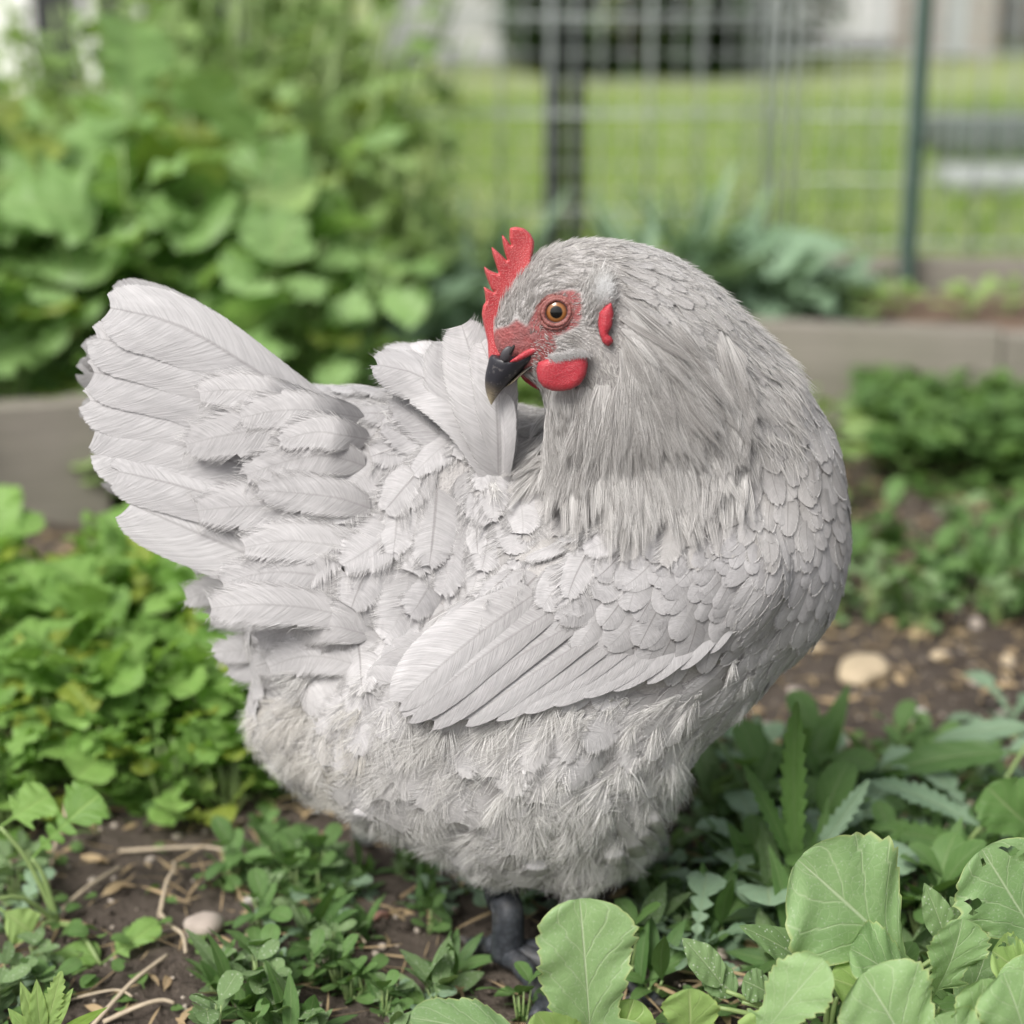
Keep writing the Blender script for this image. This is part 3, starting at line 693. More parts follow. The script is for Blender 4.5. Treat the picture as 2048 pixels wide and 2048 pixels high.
# wing quills
wing = link('wing', None, hen, loc=(0, 0, 0))
tips = [(745, 1338, 70), (766, 1360, 68), (806, 1372, 60), (872, 1366, 54), (930, 1356, 50), (985, 1342, 50), (1040, 1328, 50), (1095, 1312, 52), (1150, 1300, 54), (1215, 1288, 52), (1280, 1262, 50), (1335, 1232, 46)]
roots = [(1010, 1120), (1045, 1150), (1085, 1175), (1130, 1192), (1165, 1203), (1200, 1208), (1235, 1208), (1270, 1203), (1300, 1195), (1330, 1180), (1360, 1160), (1385, 1140)]
for i, ((tx, ty, wd), (rx, ry)) in enumerate(zip(tips, roots)):
    f = np.linspace(0, 1, 9); bow = np.sin(f * pi) * (10 if i < 3 else 4)
    X = rx + (tx - rx) * f - bow * .3; Y = ry + (ty - ry) * f - bow
    sp = near_surf(X, Y); nn = nrm(grad(sp))
    # outside the pad, carry on in its plane
    py = sp[:, 1].copy()
    for j in range(4, 9): py[j] = min(py[j], py[j-1] + .0025)
    S_ = W(X, Y, py - .0020 - .0100 * f**.7 + .00080 * i)[None]
    N_ = np.broadcast_to(nrm(np.array([-.1, -1, .26])), S_.shape).copy()
    feathers('flight_feather', S_, N_, np.array([wd * 1.45 * PX]), parent=wing, N=30, K=4, fringe=np.array([.04]), cup=np.array([.10]), shaft=.45, rnd=np.array([.35 + .25 * rg.random()]), seed=80 + i, asym=-.25, base=.03)
# two fluffy quills peeping out behind the wing tip
for i, pts in enumerate([[(900,1230),(800,1240),(740,1265),(698,1300)], [(900,1260),(820,1275),(750,1290),(690,1275)], [(920,1240),(830,1220),(770,1230),(722,1250)]]):
    sf = near_surf([p[0] for p in pts], [p[1] for p in pts])
    one('flight_feather', [(p[0], p[1], s_[1] - .003) for p, s_ in zip(pts, sf)], 62, (-.1, -1, .1), parent=wing, seed=120 + i, fringe=np.array([.12]), rnd=np.array([.4]))

# the tuft of saddle feathers pulled up by the beak
rt = near_surf(925, 905)[1]
PL = [ # points with depth offset from rt ; width ; normal ; rnd
 ([(945,900,0),(925,800,-.004),(895,690,.002),(868,603,.010)], 118, (.15,-1,.1), .55, .12),
 ([(935,905,0),(900,820,.004),(850,730,.012),(838,632,.020)], 92, (.3,-1,.1), .35, .12),
 ([(940,900,0),(938,800,-.008),(928,700,-.006),(905,640,.0)], 82, (-.1,-1,.1), .72, .10),
 ([(930,900,0),(880,790,.006),(800,712,.016),(700,686,.010)], 104, (.45,-.8,.5), .60, .12),
 ([(930,900,0),(880,770,.012),(810,692,.026),(716,672,.026)], 100, (.35,-.8,.7), .80, .12),
 ([(935,900,0),(895,770,.012),(845,690,.024),(758,662,.034)], 96, (.4,-.9,.6), .85, .12),
 ([(930,900,0),(900,780,.012),(850,700,.022),(812,652,.030)], 86, (.4,-.9,.3), .70, .12),
 ([(920,915,0),(860,850,.010),(790,790,.016),(735,750,.016)], 84, (.5,-.7,.5), .10, .45),
 ([(915,920,0),(850,870,.006),(780,830,.010),(715,800,.010)], 80, (.45,-.8,.5), .35, .5),
 ([(950,915,0),(953,850,-.008),(950,790,-.010),(944,738,-.008)], 40, (-.8,-1,.0), .95, .06)]
for i, (pts, wd, nv, rr, frg) in enumerate(PL):
    one('preened_feather', [(x, y, rt + d) for x, y, d in pts], wd, nv, seed=140 + i, N=34, fringe=np.array([frg + .06]), cup=np.array([.16 if i < 9 else .3]), rnd=np.array([rr]), shaft=.5 if i < 4 else .25, base=.02)
hb = np.concatenate(HB); print('free barbs', len(hb)); raw_hairs('barb_fringe', hb, .00010, M_BARB); HB = None
# pale down round the roots of that tuft + fluff + head hair: real hair strands
def hairs(name, P, D, N_, L, r, curl, lift, parent=None, mat=M_DOWN, warm=0., grey=0., seed=0, npt=5, turn=None):
    rg = np.random.default_rng(seed); n = len(P); pts = np.zeros((n, npt, 3)); d = D.copy(); p = P.copy()
    tw = rg.normal(0, 1, n) * curl if turn is None else turn
    for j in range(npt):
        s = j / (npt - 1); pts[:, j] = p + N_ * (lift * s)[:, None]
        d = rot_about(d, N_, tw / npt); p = p + d * (L / (npt - 1))[:, None]
        if j < npt - 1: p = to_surf(p, 1)
    cu = bpy.data.hair_curves.new(name); cu.add_curves([npt] * n)
    cu.points.foreach_set('position', (pts.reshape(-1, 3) - HO).astype(np.float32).ravel())
    rr = np.broadcast_to(r, n)[:, None] * np.array([1, .95, .8, .55, .15])[None, :npt]
    a = cu.attributes.get('radius') or cu.attributes.new('radius', 'FLOAT', 'POINT'); a.data.foreach_set('value', rr.astype(np.float32).ravel())
    for k, v in (('warm', warm), ('grey', grey)):
        a = cu.attributes.new(k, 'FLOAT', 'CURVE'); a.data.foreach_set('value', np.broadcast_to(np.asarray(v, np.float32), n).astype(np.float32).copy())
    cu.materials.append(mat)
    o = link(name, cu, parent or hen); o['kind'] = 'stuff'; return o
def clumpy(P, Dd, n, k=90., amp=.5, seed=1):
    rg = np.random.default_rng(seed); a = 0
    for _ in range(4): w_ = rg.normal(0, 1, 3) * k; a = a + np.sin(P @ w_ + rg.random() * 6)
    return rot_about(Dd, n, a * amp * .5)
# fluff: strands grow in little fans, each fan one plume
HP = candidates(7400, 21); D, nn, prm = flow_at(HP); qq = proj(HP)
pr_ = np.clip((prm[:, 3] - .28) * 1.5, 0, 1); m = (rg.random(len(HP)) < pr_ * .62) & ~((qq[:, 0] < 1000) & (qq[:, 1] < 740) & (qq[:, 0] > 900)) & ~((qq[:,0]>1000)&(qq[:,1]<720))
WPOLY = [(780,1290),(880,1150),(960,1000),(1200,1000),(1440,1000),(1450,1190),(1300,1275),(1110,1305),(820,1345)]; m &= ~(inpoly(qq[:, 0], qq[:, 1], WPOLY) & (HP[:, 1] < -.02))
m &= ~((qq[:, 0] > 1380) & (qq[:, 1] < 1150))
HP, D, nn, prm, qq = HP[m], D[m], nn[m], prm[m], qq[m]; nf = len(HP); print('plumes', nf)
D = clumpy(HP, D, nn, 55, .35, 4)
D = rot_about(D, nn, rg.normal(0, .28, nf))
K_ = 44
fan = np.tile(np.linspace(-1, 1, K_), nf); ii = np.repeat(np.arange(nf), K_)
Lb = prm[ii, 0] * PX * .95 * np.repeat(rg.uniform(.6, 1.25, nf), K_) * (1 - .35 * np.abs(fan)) * rg.uniform(.6, 1.12, nf * K_)
DD = rot_about(D[ii], nn[ii], fan * np.repeat(rg.uniform(.30, .75, nf), K_) + rg.normal(0, .06, nf * K_))
PP = to_surf(HP[ii] + D[ii] * (.002 * (1 - np.abs(fan)))[:, None] + rg.normal(0, .0008, (nf * K_, 3)), 1)
wm = np.clip(prm[ii, 3] * .05 + np.where((qq[ii, 0] < 700) & (qq[ii, 1] > 1300), .35, 0) * np.repeat(rg.random(nf), K_), 0, .7)
hairs('down_fluff', PP + nn[ii] * .0025, DD, nn[ii], Lb, .0001, .25, np.repeat(rg.uniform(.002, .013, nf), K_) * rg.uniform(.7, 1.2, nf * K_), warm=wm, grey=.0, seed=3, turn=fan * .22)
# short hair-like feathers of head and upper neck
HP = candidates(190000, 31); qq = proj(HP)
m = (qq[:, 0] > 930) & (qq[:, 0] < 1500) & (qq[:, 1] < 860) & (HP[:, 1] < .03) & (qq[:, 1] > 400)
HP = HP[m]; D, nn, prm = flow_at(HP); qq = qq[m]; fmk = face_mask(HP)
dh = np.hypot(qq[:, 0] - 1060, qq[:, 1] - 590)
keep = rg.random(len(HP)) < np.where(fmk > .5, .9, np.clip(1.25 - dh / 400, .42, 1))
keep &= ~((fmk > .5) & (qq[:, 0] < 1000)); tc = Z3(1415, 890); keep &= ~((((qq[:, 0] - tc[0]) / 17)**2 + ((qq[:, 1] - tc[1]) / 30)**2 < 1) & (HP[:, 1] < -.03))
HP, D, nn, prm, qq, dh = [a[keep] for a in (HP, D, nn, prm, qq, dh)]; print('head hairs', len(HP))
# on the face the hairs sweep back from the bill
fx = (qq[:, 0] < 1130) & (qq[:, 1] > 540); Df = np.stack([np.full(len(HP), .93), np.zeros(len(HP)), np.where(qq[:, 1] < 600, .7, .0) - .1], 1)
fro = (qq[:, 0] < 1040) & (qq[:, 1] < 640); Df[fro] = [.35, 0, 1]
wgt = np.clip((1130 - qq[:, 0]) / 60, 0, 1) * fx
wgt[fro] = np.clip((1035 - qq[fro, 0]) / 25, 0, 1)
D = D * (1 - wgt)[:, None] + Df * wgt[:, None]; D = nrm(D - nn * (D * nn).sum(1, keepdims=True))
D = clumpy(HP, D, nn, 260, .28, 9); D = rot_about(D, nn, rg.normal(0, .16, len(HP)))
Lh = np.where(dh < 110, .0048, .0048 + (dh - 110) * PX * .10) * rg.uniform(.6, 1.3, len(HP)); Lh[fro] *= 1.5; fm2 = face_mask(HP) > .5; Lh[fm2] *= .42
gy = np.clip(.70 - dh / 250 + rg.normal(0, .12, len(HP)), 0, .75) * (rg.random(len(HP)) < .85)
hairs('head_down', mat=M_BARB, P=HP, D=D, N_=nn, L=Lh, r=np.where(dh < 110, .00012, .00015), curl=.2, lift=Lh * rg.uniform(.15, .42, len(HP)), grey=gy, warm=.12, seed=8)
0 and hairs('head_down', HP, D, nn, Lh, np.where(dh < 110, .00013, .00017), .2, Lh * rg.uniform(.15, .42, len(HP)), grey=gy, seed=8)

# ---------------------------------------------------------------- head furniture
def Zp(zx, zy, Y): x, y = Z3(np.asarray(zx, float), np.asarray(zy, float)); return W(x, y, Y)
def plate(name, zpts, Y, thick, mat, parent=None, domed=False, ycurve=0.0, jit=0.0, sub=2):
    """a fleshy flap: outline from the face, real thickness, rounded rim, slightly bent"""
    poly = np.array([Z3(*p) for p in zpts]); n = 0
    # densify
    P = []
    for a, b in zip(poly, np.roll(poly, -1, 0)):
        m_ = max(1, int(np.hypot(*(b - a)) / 2.2)); P += [a + (b - a) * k / m_ for k in range(m_)]
    P = np.array(P)
    for _ in range(sub): P = (np.roll(P, 1, 0) + 2 * P + np.roll(P, -1, 0)) / 4
    h = 2.0; x0, y0 = P.min(0) - h; x1, y1 = P.max(0) + h
    gx, gy = np.meshgrid(np.arange(x0, x1, h), np.arange(y0, y1, h * .9)); gx[1::2] += h / 2
    gx, gy = gx.ravel(), gy.ravel(); ins = inpoly(gx, gy, P) & (pdist(gx, gy, P) > h * .55)
    from mathutils.geometry import delaunay_2d_cdt
    pts = [Vector(p) for p in P] + [Vector((a, b)) for a, b in zip(gx[ins], gy[ins])]
    ed = [(i, (i + 1) % len(P)) for i in range(len(P))]
    vs, _, fs, ov, _, _ = delaunay_2d_cdt(pts, ed, [list(range(len(P)))], 1, 1e-4)
    v2 = np.array([(v.x, v.y) for v in vs]); d = pdist(v2[:, 0], v2[:, 1], P); d[d < .05] = 0
    T_ = thick * (np.sqrt(1 - (1 - np.clip(d / (14 if domed else 6), 0, 1))**2) * (1 + (.0 if not domed else .3 * np.clip(d / 40, 0, 1))))
    rip = np.sin(v2[:, 0] * .07 + v2[:, 1] * .03) * .0006 + ycurve * ((v2[:, 0] - v2[:, 0].mean()) / 40)**2
    A = W(v2[:, 0], v2[:, 1], Y + rip - T_ / 2); B = W(v2[:, 0], v2[:, 1], Y + rip + T_ / 2 )
    F = np.array([list(f) for f in fs if len(f) == 3]); nA = len(v2); bd = d <= 0.05
    # share the rim
    remap = np.arange(nA) + nA; remap[bd] = np.arange(nA)[bd]
    Fb = remap[F][:, ::-1]
    ys = np.concatenate([A, B])
    return hmesh(name, ys, np.vstack([F, Fb]), mat, parent)
COMB = [(372,1450),(362,1270),(330,1130),(305,1010),(318,920),(345,888),(338,820),(322,735),(370,762),(430,795),(400,770),(368,690),(335,600),(325,540),(390,585),(470,615),(440,520),(410,430),(398,350),(450,390),(555,490),
        (530,420),(508,320),(498,228),(545,280),(592,345),(572,280),(575,172),(640,160),(715,175),(775,225),(815,300),(812,370),(795,440),(790,520),(760,610),(715,700),(680,780),(640,860),(625,960),(640,1060),(660,1180),(600,1290),(560,1390),(450,1440)]
ch = Zp(700, 1000, -.05)
comb = plate('comb', COMB, -.0545, .0068, M_COMB, sub=2)
WT = [(850,1470),(832,1550),(850,1650),(905,1715),(985,1748),(1080,1752),(1180,1732),(1262,1680),(1312,1600),(1333,1500),(1325,1420),(1290,1370),(1200,1385),(1050,1420),(930,1440)]
wy = near_surf(*Z3(1200, 1380))[1]
plate('wattle', WT, min(-.0665, wy - .006), .0052, M_WAT, domed=True, ycurve=.0012)
WT2 = [(668,1590),(720,1655),(800,1712),(900,1758),(970,1782),(1040,1740),(1080,1650),(1060,1520),(960,1480),(830,1535),(740,1560)]
plate('wattle', WT2, -.047, .0045, M_WAT, domed=True)
LOBE = [(1440,985),(1428,1100),(1442,1200),(1478,1290),(1530,1322),(1582,1272),(1562,1228),(1525,1200),(1562,1130),(1582,1000),(1560,890),(1500,925)]
ep = near_surf(*Z3(1490, 1100))[1]
plate('ear_lobe', LOBE, ep - .0035, .0045, M_WAT, domed=True)
n9 = 650; a9 = rg.random(n9); rx9 = 930 + 390 * a9 + rg.normal(0, 14, n9); ry9 = np.interp(rx9, [900, 1050, 1200, 1330], [1440, 1405, 1372, 1390]) - 14 + rg.normal(0, 14, n9)
y9 = min(-.0665, wy - .006); p9 = np.stack([Zp(rx9 + 14 * k9 + rg.normal(0, 5, n9), ry9 + [0, 14, 28, 42, 56][k9] * rg.uniform(.3, 1.25, n9), y9 + .004 - [.0, .0035, .0055, .0066, .0069][k9]) for k9 in range(5)], 1)
raw_hairs('cheek_down', p9, .00012, M_BARB, grey=.2)
# white tuft over the ear
tx, ty = Z3(1400 + rg.normal(15, 50, 1500), 900 + rg.normal(0, 95, 1500))
tp = near_surf(tx, ty); tn = nrm(grad(tp)); td = np.tile([.45, 0, 1.0], (1500, 1)) + rg.normal(0, .15, (1500, 3)); td = nrm(td - tn * (td * tn).sum(1, keepdims=True))
hairs('ear_tuft', tp, td, tn, rg.uniform(.005, .011, 1500), .0002, .3, rg.uniform(.003, .0075, 1500), grey=np.where(np.hypot(tx - Z3(1450, 800)[0], ty - Z3(1450, 800)[1]) < 17, 0, np.clip(rg.normal(.15, .15, 1500), 0, .6)), warm=0., seed=12)
tx, ty = Z3(1452 + rg.normal(0, 27, 3600), 850 + rg.normal(0, 42, 3600)); tp = near_surf(tx, ty); tn = nrm(grad(tp)); td = np.tile([.35, 0, 1.0], (3600, 1)) + rg.normal(0, .22, (3600, 3)); td = nrm(td - tn * (td * tn).sum(1, keepdims=True))
hairs('ear_tuft', tp + tn * .0015, td, tn, rg.uniform(.003, .007, 3600), .00018, .3, rg.uniform(.004, .0085, 3600), mat=M_WHITED, seed=13)
# beak: lofted upper and lower halves
def loft(name, pairs, halfw, Yc, mat, tipf, parent=None, nseg=20):
    rings = []; tp_ = []
    b = bez([(a[0], a[1], c[0], c[1], w_, f) for (a, c), w_, f in zip(pairs, halfw, tipf)], 26)
    for r in b:
        A = Zp(r[0], r[1], Yc); C = Zp(r[2], r[3], Yc); mid = (A + C) / 2; h = (A - C) / 2
        th = np.linspace(0, 2 * pi, nseg, endpoint=False)
        ct, s_ = np.cos(th), np.sin(th)
        wv = np.sign(s_) * np.abs(s_)**.9 * (1 - .18 * np.clip(ct, 0, 1))
        rings.append(mid + ct[:, None] * h + wv[:, None] * np.array([0, max(r[4], .0002), 0])); tp_.append(np.full(nseg, r[5]))
    V = np.vstack(rings); M_ = len(rings); F = []
    for i in range(M_ - 1):
        for j in range(nseg): F.append((i*nseg+j, i*nseg+(j+1) % nseg, (i+1)*nseg+(j+1) % nseg, (i+1)*nseg+j))
    n = len(V); V = np.vstack([V, rings[0].mean(0), rings[-1].mean(0)]); T3 = [((j+1) % nseg, j, n) for j in range(nseg)] + [((M_-1)*nseg+j, (M_-1)*nseg+(j+1) % nseg, n+1) for j in range(nseg)]
    return hmesh(name, V, [np.array(F), np.array(T3)], mat, parent, att={'tip': np.concatenate(tp_ + [[0, 1]])})
BY = -.0592
beak = link('beak', None, hen, loc=(0, 0, 0))
loft('upper_beak', [((640,1370),(900,1372)), ((520,1420),(800,1450)), ((400,1400),(715,1530)), ((362,1500),(640,1600)), ((340,1600),(560,1675)), ((338,1700),(490,1755)), ((358,1795),(440,1822)), ((392,1878),(404,1880))],
     [.0080, .0084, .0080, .0070, .0056, .0042, .0024, .0004], BY, M_BEAK, [0, 0, .1, .3, .5, .7, .85, 1], beak)
loft('lower_beak', [((900,1400),(860,1480)), ((800,1450),(780,1530)), ((700,1540),(690,1590)), ((610,1630),(600,1670)), ((530,1705),(528,1710))],
     [.0055, .0055, .005, .0035, .001], BY - .0002, M_BEAK, [.35, .55, .7, .8, .9], beak)
def blob(name, c, rad, mat, parent, rot=0, seg=24):
    u = np.linspace(0, pi, seg // 2 + 1); v = np.linspace(0, 2 * pi, seg, endpoint=False); U, Vv = np.meshgrid(u, v, indexing='ij')
    P = np.stack([np.sin(U) * np.cos(Vv) * rad[0], np.cos(U) * rad[1], np.sin(U) * np.sin(Vv) * rad[2]], -1).reshape(-1, 3)
    cr, sr = cos(rot), sin(rot); P = np.stack([P[:, 0] * cr - P[:, 2] * sr, P[:, 1], P[:, 0] * sr + P[:, 2] * cr], 1) + c
    F = [(i*seg+j, i*seg+(j+1) % seg, (i+1)*seg+(j+1) % seg, (i+1)*seg+j) for i in range(seg // 2) for j in range(seg)]
    return hmesh(name, P, np.array(F), mat, parent)
M_NOS = flat('nostril_horn', (.045, .042, .048), .45, 400, .4)
M_DARK = flat('dark_slit', (.006, .005, .005), .6)
zm = 400 / 1932 / 1.06 * PX
blob('nostril', Zp(548, 1388, BY - .0084), (95 * zm * .5, .0012, 135 * zm * .55), M_NOS, beak, rot=-.55)
blob('nostril_slit', Zp(598, 1352, BY - .0092), (16 * zm, .0007, 50 * zm), M_DARK, beak, rot=-.45)
# fleshy gape (corner of the mouth)
def tube(pts, rad, nseg=10, cap=True):
    pts = np.asarray(pts, float); T = nrm(np.gradient(pts, axis=0)); up = np.array([0, 1, 0.01]); V = []
    for p, t, r in zip(pts, T, np.broadcast_to(rad, len(pts))):
        a = nrm(np.cross(t, up)); b = np.cross(t, a); th = np.linspace(0, 2 * pi, nseg, endpoint=False)
        V.append(p + r * (np.cos(th)[:, None] * a + np.sin(th)[:, None] * b))
    F = [(i*nseg+j, i*nseg+(j+1) % nseg, (i+1)*nseg+(j+1) % nseg, (i+1)*nseg+j) for i in range(len(pts) - 1) for j in range(nseg)]
    V = np.vstack(V); n = len(V); V = np.vstack([V, pts[0], pts[-1]]); m = len(pts) - 1
    T3 = [((j+1) % nseg, j, n) for j in range(nseg)] + [(m*nseg+j, m*nseg+(j+1) % nseg, n+1) for j in range(nseg)]
    return V, np.array(F), np.array(T3)
def merge(parts):
    Vs, Q, T3, o = [], [], [], 0
    for V, q_, t_ in parts:
        Vs.append(V); Q.append(q_ + o); T3.append(t_ + o); o += len(V)
    return np.vstack(Vs), [np.vstack(Q), np.vstack(T3)]
gp = [(560,1455),(680,1415),(790,1355),(880,1325),(960,1320),(1010,1338)]
gz = bez([(a, b) for a, b in gp], 14)
sy = near_surf(*Z3(gz[:, 0], gz[:, 1]))[:, 1]
sy = np.minimum(sy + .0006, BY - .0058)
plate('gape', [(560,1475),(640,1415),(740,1350),(860,1295),(960,1290),(1020,1325),(1005,1362),(930,1352),(850,1372),(740,1425),(650,1468)], BY - .0090, .0026, M_WAT, domed=True)
# eye
ec = near_surf(*Z3(1030, 985)); ex, ez = ec[0], ec[2]
en = nrm(np.array([-.12, -1, .12])); ER = 125 * zm
def mat_eye():
    t = NT('eye_ball'); g = t.sep(t.attr('ec')); x, z = g[0], g[2]
    r = t.math('SQRT', t.math('ADD', t.math('MULTIPLY', x, x), t.math('MULTIPLY', z, z)))
    n = t.noise(t.comb(t.math('MULTIPLY', t.math('ARCTAN2', x, z), 5.0), t.math('MULTIPLY', r, 3.0)), 2.0, 3)
    c = t.ramp(t.math('ADD', r, t.math('MULTIPLY', t.math('SUBTRACT', n, .5), .05)), [(.0, (.004, .004, .004)), (.40, (.004, .004, .004)), (.44, (.17, .08, .03)), (.50, (.27, .115, .035)), (.66, (.15, .05, .015)), (.74, (.03, .012, .008)), (1, (.01, .006, .005))])
    return t.finish(t.bsdf(c, .10, None, .45))
seg = 36; u = np.linspace(0, pi / 2, 16); U, Vv = np.meshgrid(u, np.linspace(0, 2 * pi, seg, endpoint=False), indexing='ij')
lx, lz, ly = np.sin(U) * np.cos(Vv), np.sin(U) * np.sin(Vv), np.cos(U)
E1 = nrm(np.cross(en, [0, 0, 1.])); E2 = np.cross(E1, en)
EV = ec + en * (-.0022) + (lx[..., None] * E1 + lz[..., None] * E2 * 1.0) * ER + ly[..., None] * en * ER * .62
F = np.array([(i*seg+j, i*seg+(j+1) % seg, (i+1)*seg+(j+1) % seg, (i+1)*seg+j) for i in range(15) for j in range(seg)])
hmesh('eye', EV.reshape(-1, 3), F[:, ::-1], mat_eye(), att={'ec': np.stack([lx, ly * 0, lz], -1).reshape(-1, 3)})
M_LID = mat_comb('eyelid_skin', (.17, .05, .045), (.26, .09, .08), (.42, .25, .22)); M_LID2 = flat('eyelid_rim', (.05, .02, .02), .45)
def ring(name, rx, rz, rad, mat, out, rot=.6, c0=(0, 0), amp=.12):
    th = np.linspace(0, 2 * pi, 61)[:-1]; x = np.cos(th) * rx; z = np.sin(th) * rz; X = x * cos(rot) - z * sin(rot) + c0[0]; Z = x * sin(rot) + z * cos(rot) + c0[1]
    pts = ec + (X[:, None] * E1 * -1 + Z[:, None] * E2) + en * (out - .30 * (X**2 + Z**2)[:, None] / ER)
    V = []; ns = 8
    for k, p in enumerate(pts):
        t = nrm(pts[(k+1) % 60] - pts[k-1]); a = nrm(np.cross(t, en)); b = np.cross(t, a); ph = np.linspace(0, 2 * pi, ns, endpoint=False); r = rad * (1 + amp * sin(k * 1.9) + amp * sin(k * .6))
        V.append(p + r * (np.cos(ph)[:, None] * a + np.sin(ph)[:, None] * b))
    F = [(k*ns+j, k*ns+(j+1) % ns, ((k+1) % 60)*ns+(j+1) % ns, ((k+1) % 60)*ns+j) for k in range(60) for j in range(ns)]
    return hmesh(name, np.vstack(V), np.array(F), mat)
ring('eyelid', 98 * zm, 92 * zm, 9 * zm, M_LID2, .0020, amp=.0)
ring('eyelid', 119 * zm, 108 * zm, 20 * zm, M_LID, .0026)
ring('eyelid', 150 * zm, 130 * zm, 17 * zm, M_LID, .0026, c0=(-6 * zm, -6 * zm))
ring('eyelid', 190 * zm, 150 * zm, 15 * zm, M_LID, .0022, c0=(-16 * zm, -10 * zm))

# ---------------------------------------------------------------- legs
def mat_leg():
    t = NT('leg_scales'); p = t.obj(); v = t.n('ShaderNodeTexVoronoi', feature='F1'); t.set(v.inputs['Vector'], p); v.inputs['Scale'].default_value = 330
    n = t.noise(p, 70, 4)
    c = t.mix(v.outputs['Distance'], (.05, .055, .065), (.016, .018, .023)); c = t.mix(t.ramp(n, [(.5, 0.0), (.75, .5)]), c, (.10, .095, .09))
    return t.finish(t.bsdf(c, .5, t.bump(v.outputs['Distance'], -.6, .0012), .4))
M_LEG = mat_leg(); M_CLAW = flat('claw_horn', (.06, .055, .05), .35, 200, .3)
def leg(px, fx_, dep, face):
    top = W(px, 1560, dep + .01); knee = W(px + 2, 1690, dep + .005); ank = G(fx_, 1838); ank[2] = .016
    base = np.array([ank[0], ank[1], 0.012])
    L_ = link('leg', None, hen, loc=base - HO)
    def lm(name, V, F, mat, parent): return mesh_np(name, np.asarray(V) - base, F, mat, parent)
    s = bez([top, knee, base + [0, 0, .03], base], 16)
    parts = [tube(s, np.interp(np.linspace(0, 1, 16), [0, .3, .5, .85, 1], [.013, .0105, .009, .0094, .0105]), 16)]
    lm('shank', *merge(parts), M_LEG, L_)
    for a, ln in ((face - .62, .062), (face, .075), (face + .6, .06), (face + pi - .25, .03)):
        d = np.array([cos(a), sin(a), 0]); side = np.array([-d[1], d[0], 0])
        f = np.linspace(0, 1, 14); pts = base + d * (ln * f)[:, None] + np.array([0, 0, 1]) * (np.interp(f, [0, .3, .6, 1], [.002, .004, -.001, -.005]))[:, None]
        rr = np.interp(f, [0, .3, .7, 1], [.0078, .0062, .0052, .0042]) * (1 + .10 * np.sin(f * 22))
        t_ = lm('toe', *merge([tube(pts, rr, 12)]), M_LEG, L_)
        cp = bez([pts[-1], pts[-1] + d * .008 + [0, 0, .0015], pts[-1] + d * .015 + [0, 0, -.003]], 7)
        lm('claw', *merge([tube(cp, np.linspace(.0032, .0005, 7), 8)]), M_CLAW, t_)
    return L_
leg(945, 958, -.03, -.5)
leg(1090, 1085, .03, -1.35)

# ================================================================ PLANTS: leaf blades
def outline(kind, s, rg):
    """half width (0..1) along a blade, s in 0..1, with the margin of the kind"""
    if kind == 'kale':        # lobed below, broad rounded blade above, toothed margin
        w = np.where(s < .30, .055 + .02 * s, 0); top = np.clip((s - .30) / .70, 0, 1)
        w = np.where(s >= .30, .30 + .70 * np.sin(np.clip(top / .66, 0, 1) * pi / 2)**1.2, w)
        w = np.where(top > .66, np.sqrt(np.clip(1 - (np.clip(top - .66, 0, 1) / .345)**2.6, 0, 1)), w)
        w += .55 * np.exp(-((s - .34) / .05)**2) * 1
        w *= 1 + .13 * ((s * 15 + rg.random()) % 1) * (s > .28) * np.clip((1.02 - s) * 5, 0, 1) - .06 * (s > .28) + .03 * np.sin(s * 61 + rg.random() * 6)
    elif kind == 'round':     # spoon-shaped, shallow teeth
        w = np.where(s < .35, .06, 0); top = np.clip((s - .35) / .65, 0, 1)
        w = np.where(s >= .35, np.where(top < .58, .10 + .90 * np.sin(np.clip(top / .58, 0, 1) * pi / 2)**1.15, np.sqrt(np.clip(1 - (np.clip(top - .58, 0, 1) / .425)**2.1, 0, 1))), w)
        w *= 1 + .11 * ((s * 14 + rg.random()) % 1) * (s > .4) * np.clip((1.02 - s) * 5, 0, 1) + .05 * np.sin(s * 13 + rg.random() * 6)
    elif kind == 'lyrate':    # mustard: side lobes and a large end lobe
        w = .06 + 0 * s
        for c, a_, b_ in ((.22, .35, .05), (.36, .5, .055), (.50, .62, .06)): w = np.maximum(w, a_ * np.sqrt(np.clip(1 - ((s - c) / b_)**2, 0, 1)))
        w = np.maximum(w, np.sqrt(np.clip(1 - np.abs((s - .79) / .212)**2.0, 0, 1)))
        w = w * (1 + .09 * np.sin(s * 55 + rg.random() * 6))
    elif kind == 'lance':
        w = np.where(s < .12, .10, np.sin(np.clip((s - .08) / .92, 0, 1)**.75 * pi)**.85 + .0); w = np.clip(w, .02, 1) * np.where(s > .995, 0, 1)
        w = np.where(s < .12, .12, w)
    elif kind == 'serrate':   # long, jagged teeth pointing forward
        w = np.sin(np.clip(s, 0, 1)**1.1 * pi)**.6; saw = (s * 11) % 1; w = np.clip(w, .10, 1) * (.62 + .38 * saw) * (s < .995)
    elif kind == 'oval':
        w = np.where(s < .2, .07, np.sqrt(np.clip(1 - np.abs((s - .60) / .41)**2.1, 0, 1)))
        w *= 1 + .03 * np.sin(s * 40)
    elif kind == 'grass':
        w = (1 - s**2.2) * (.6 + .4 * s)
    return np.clip(w, 0, 1.3)
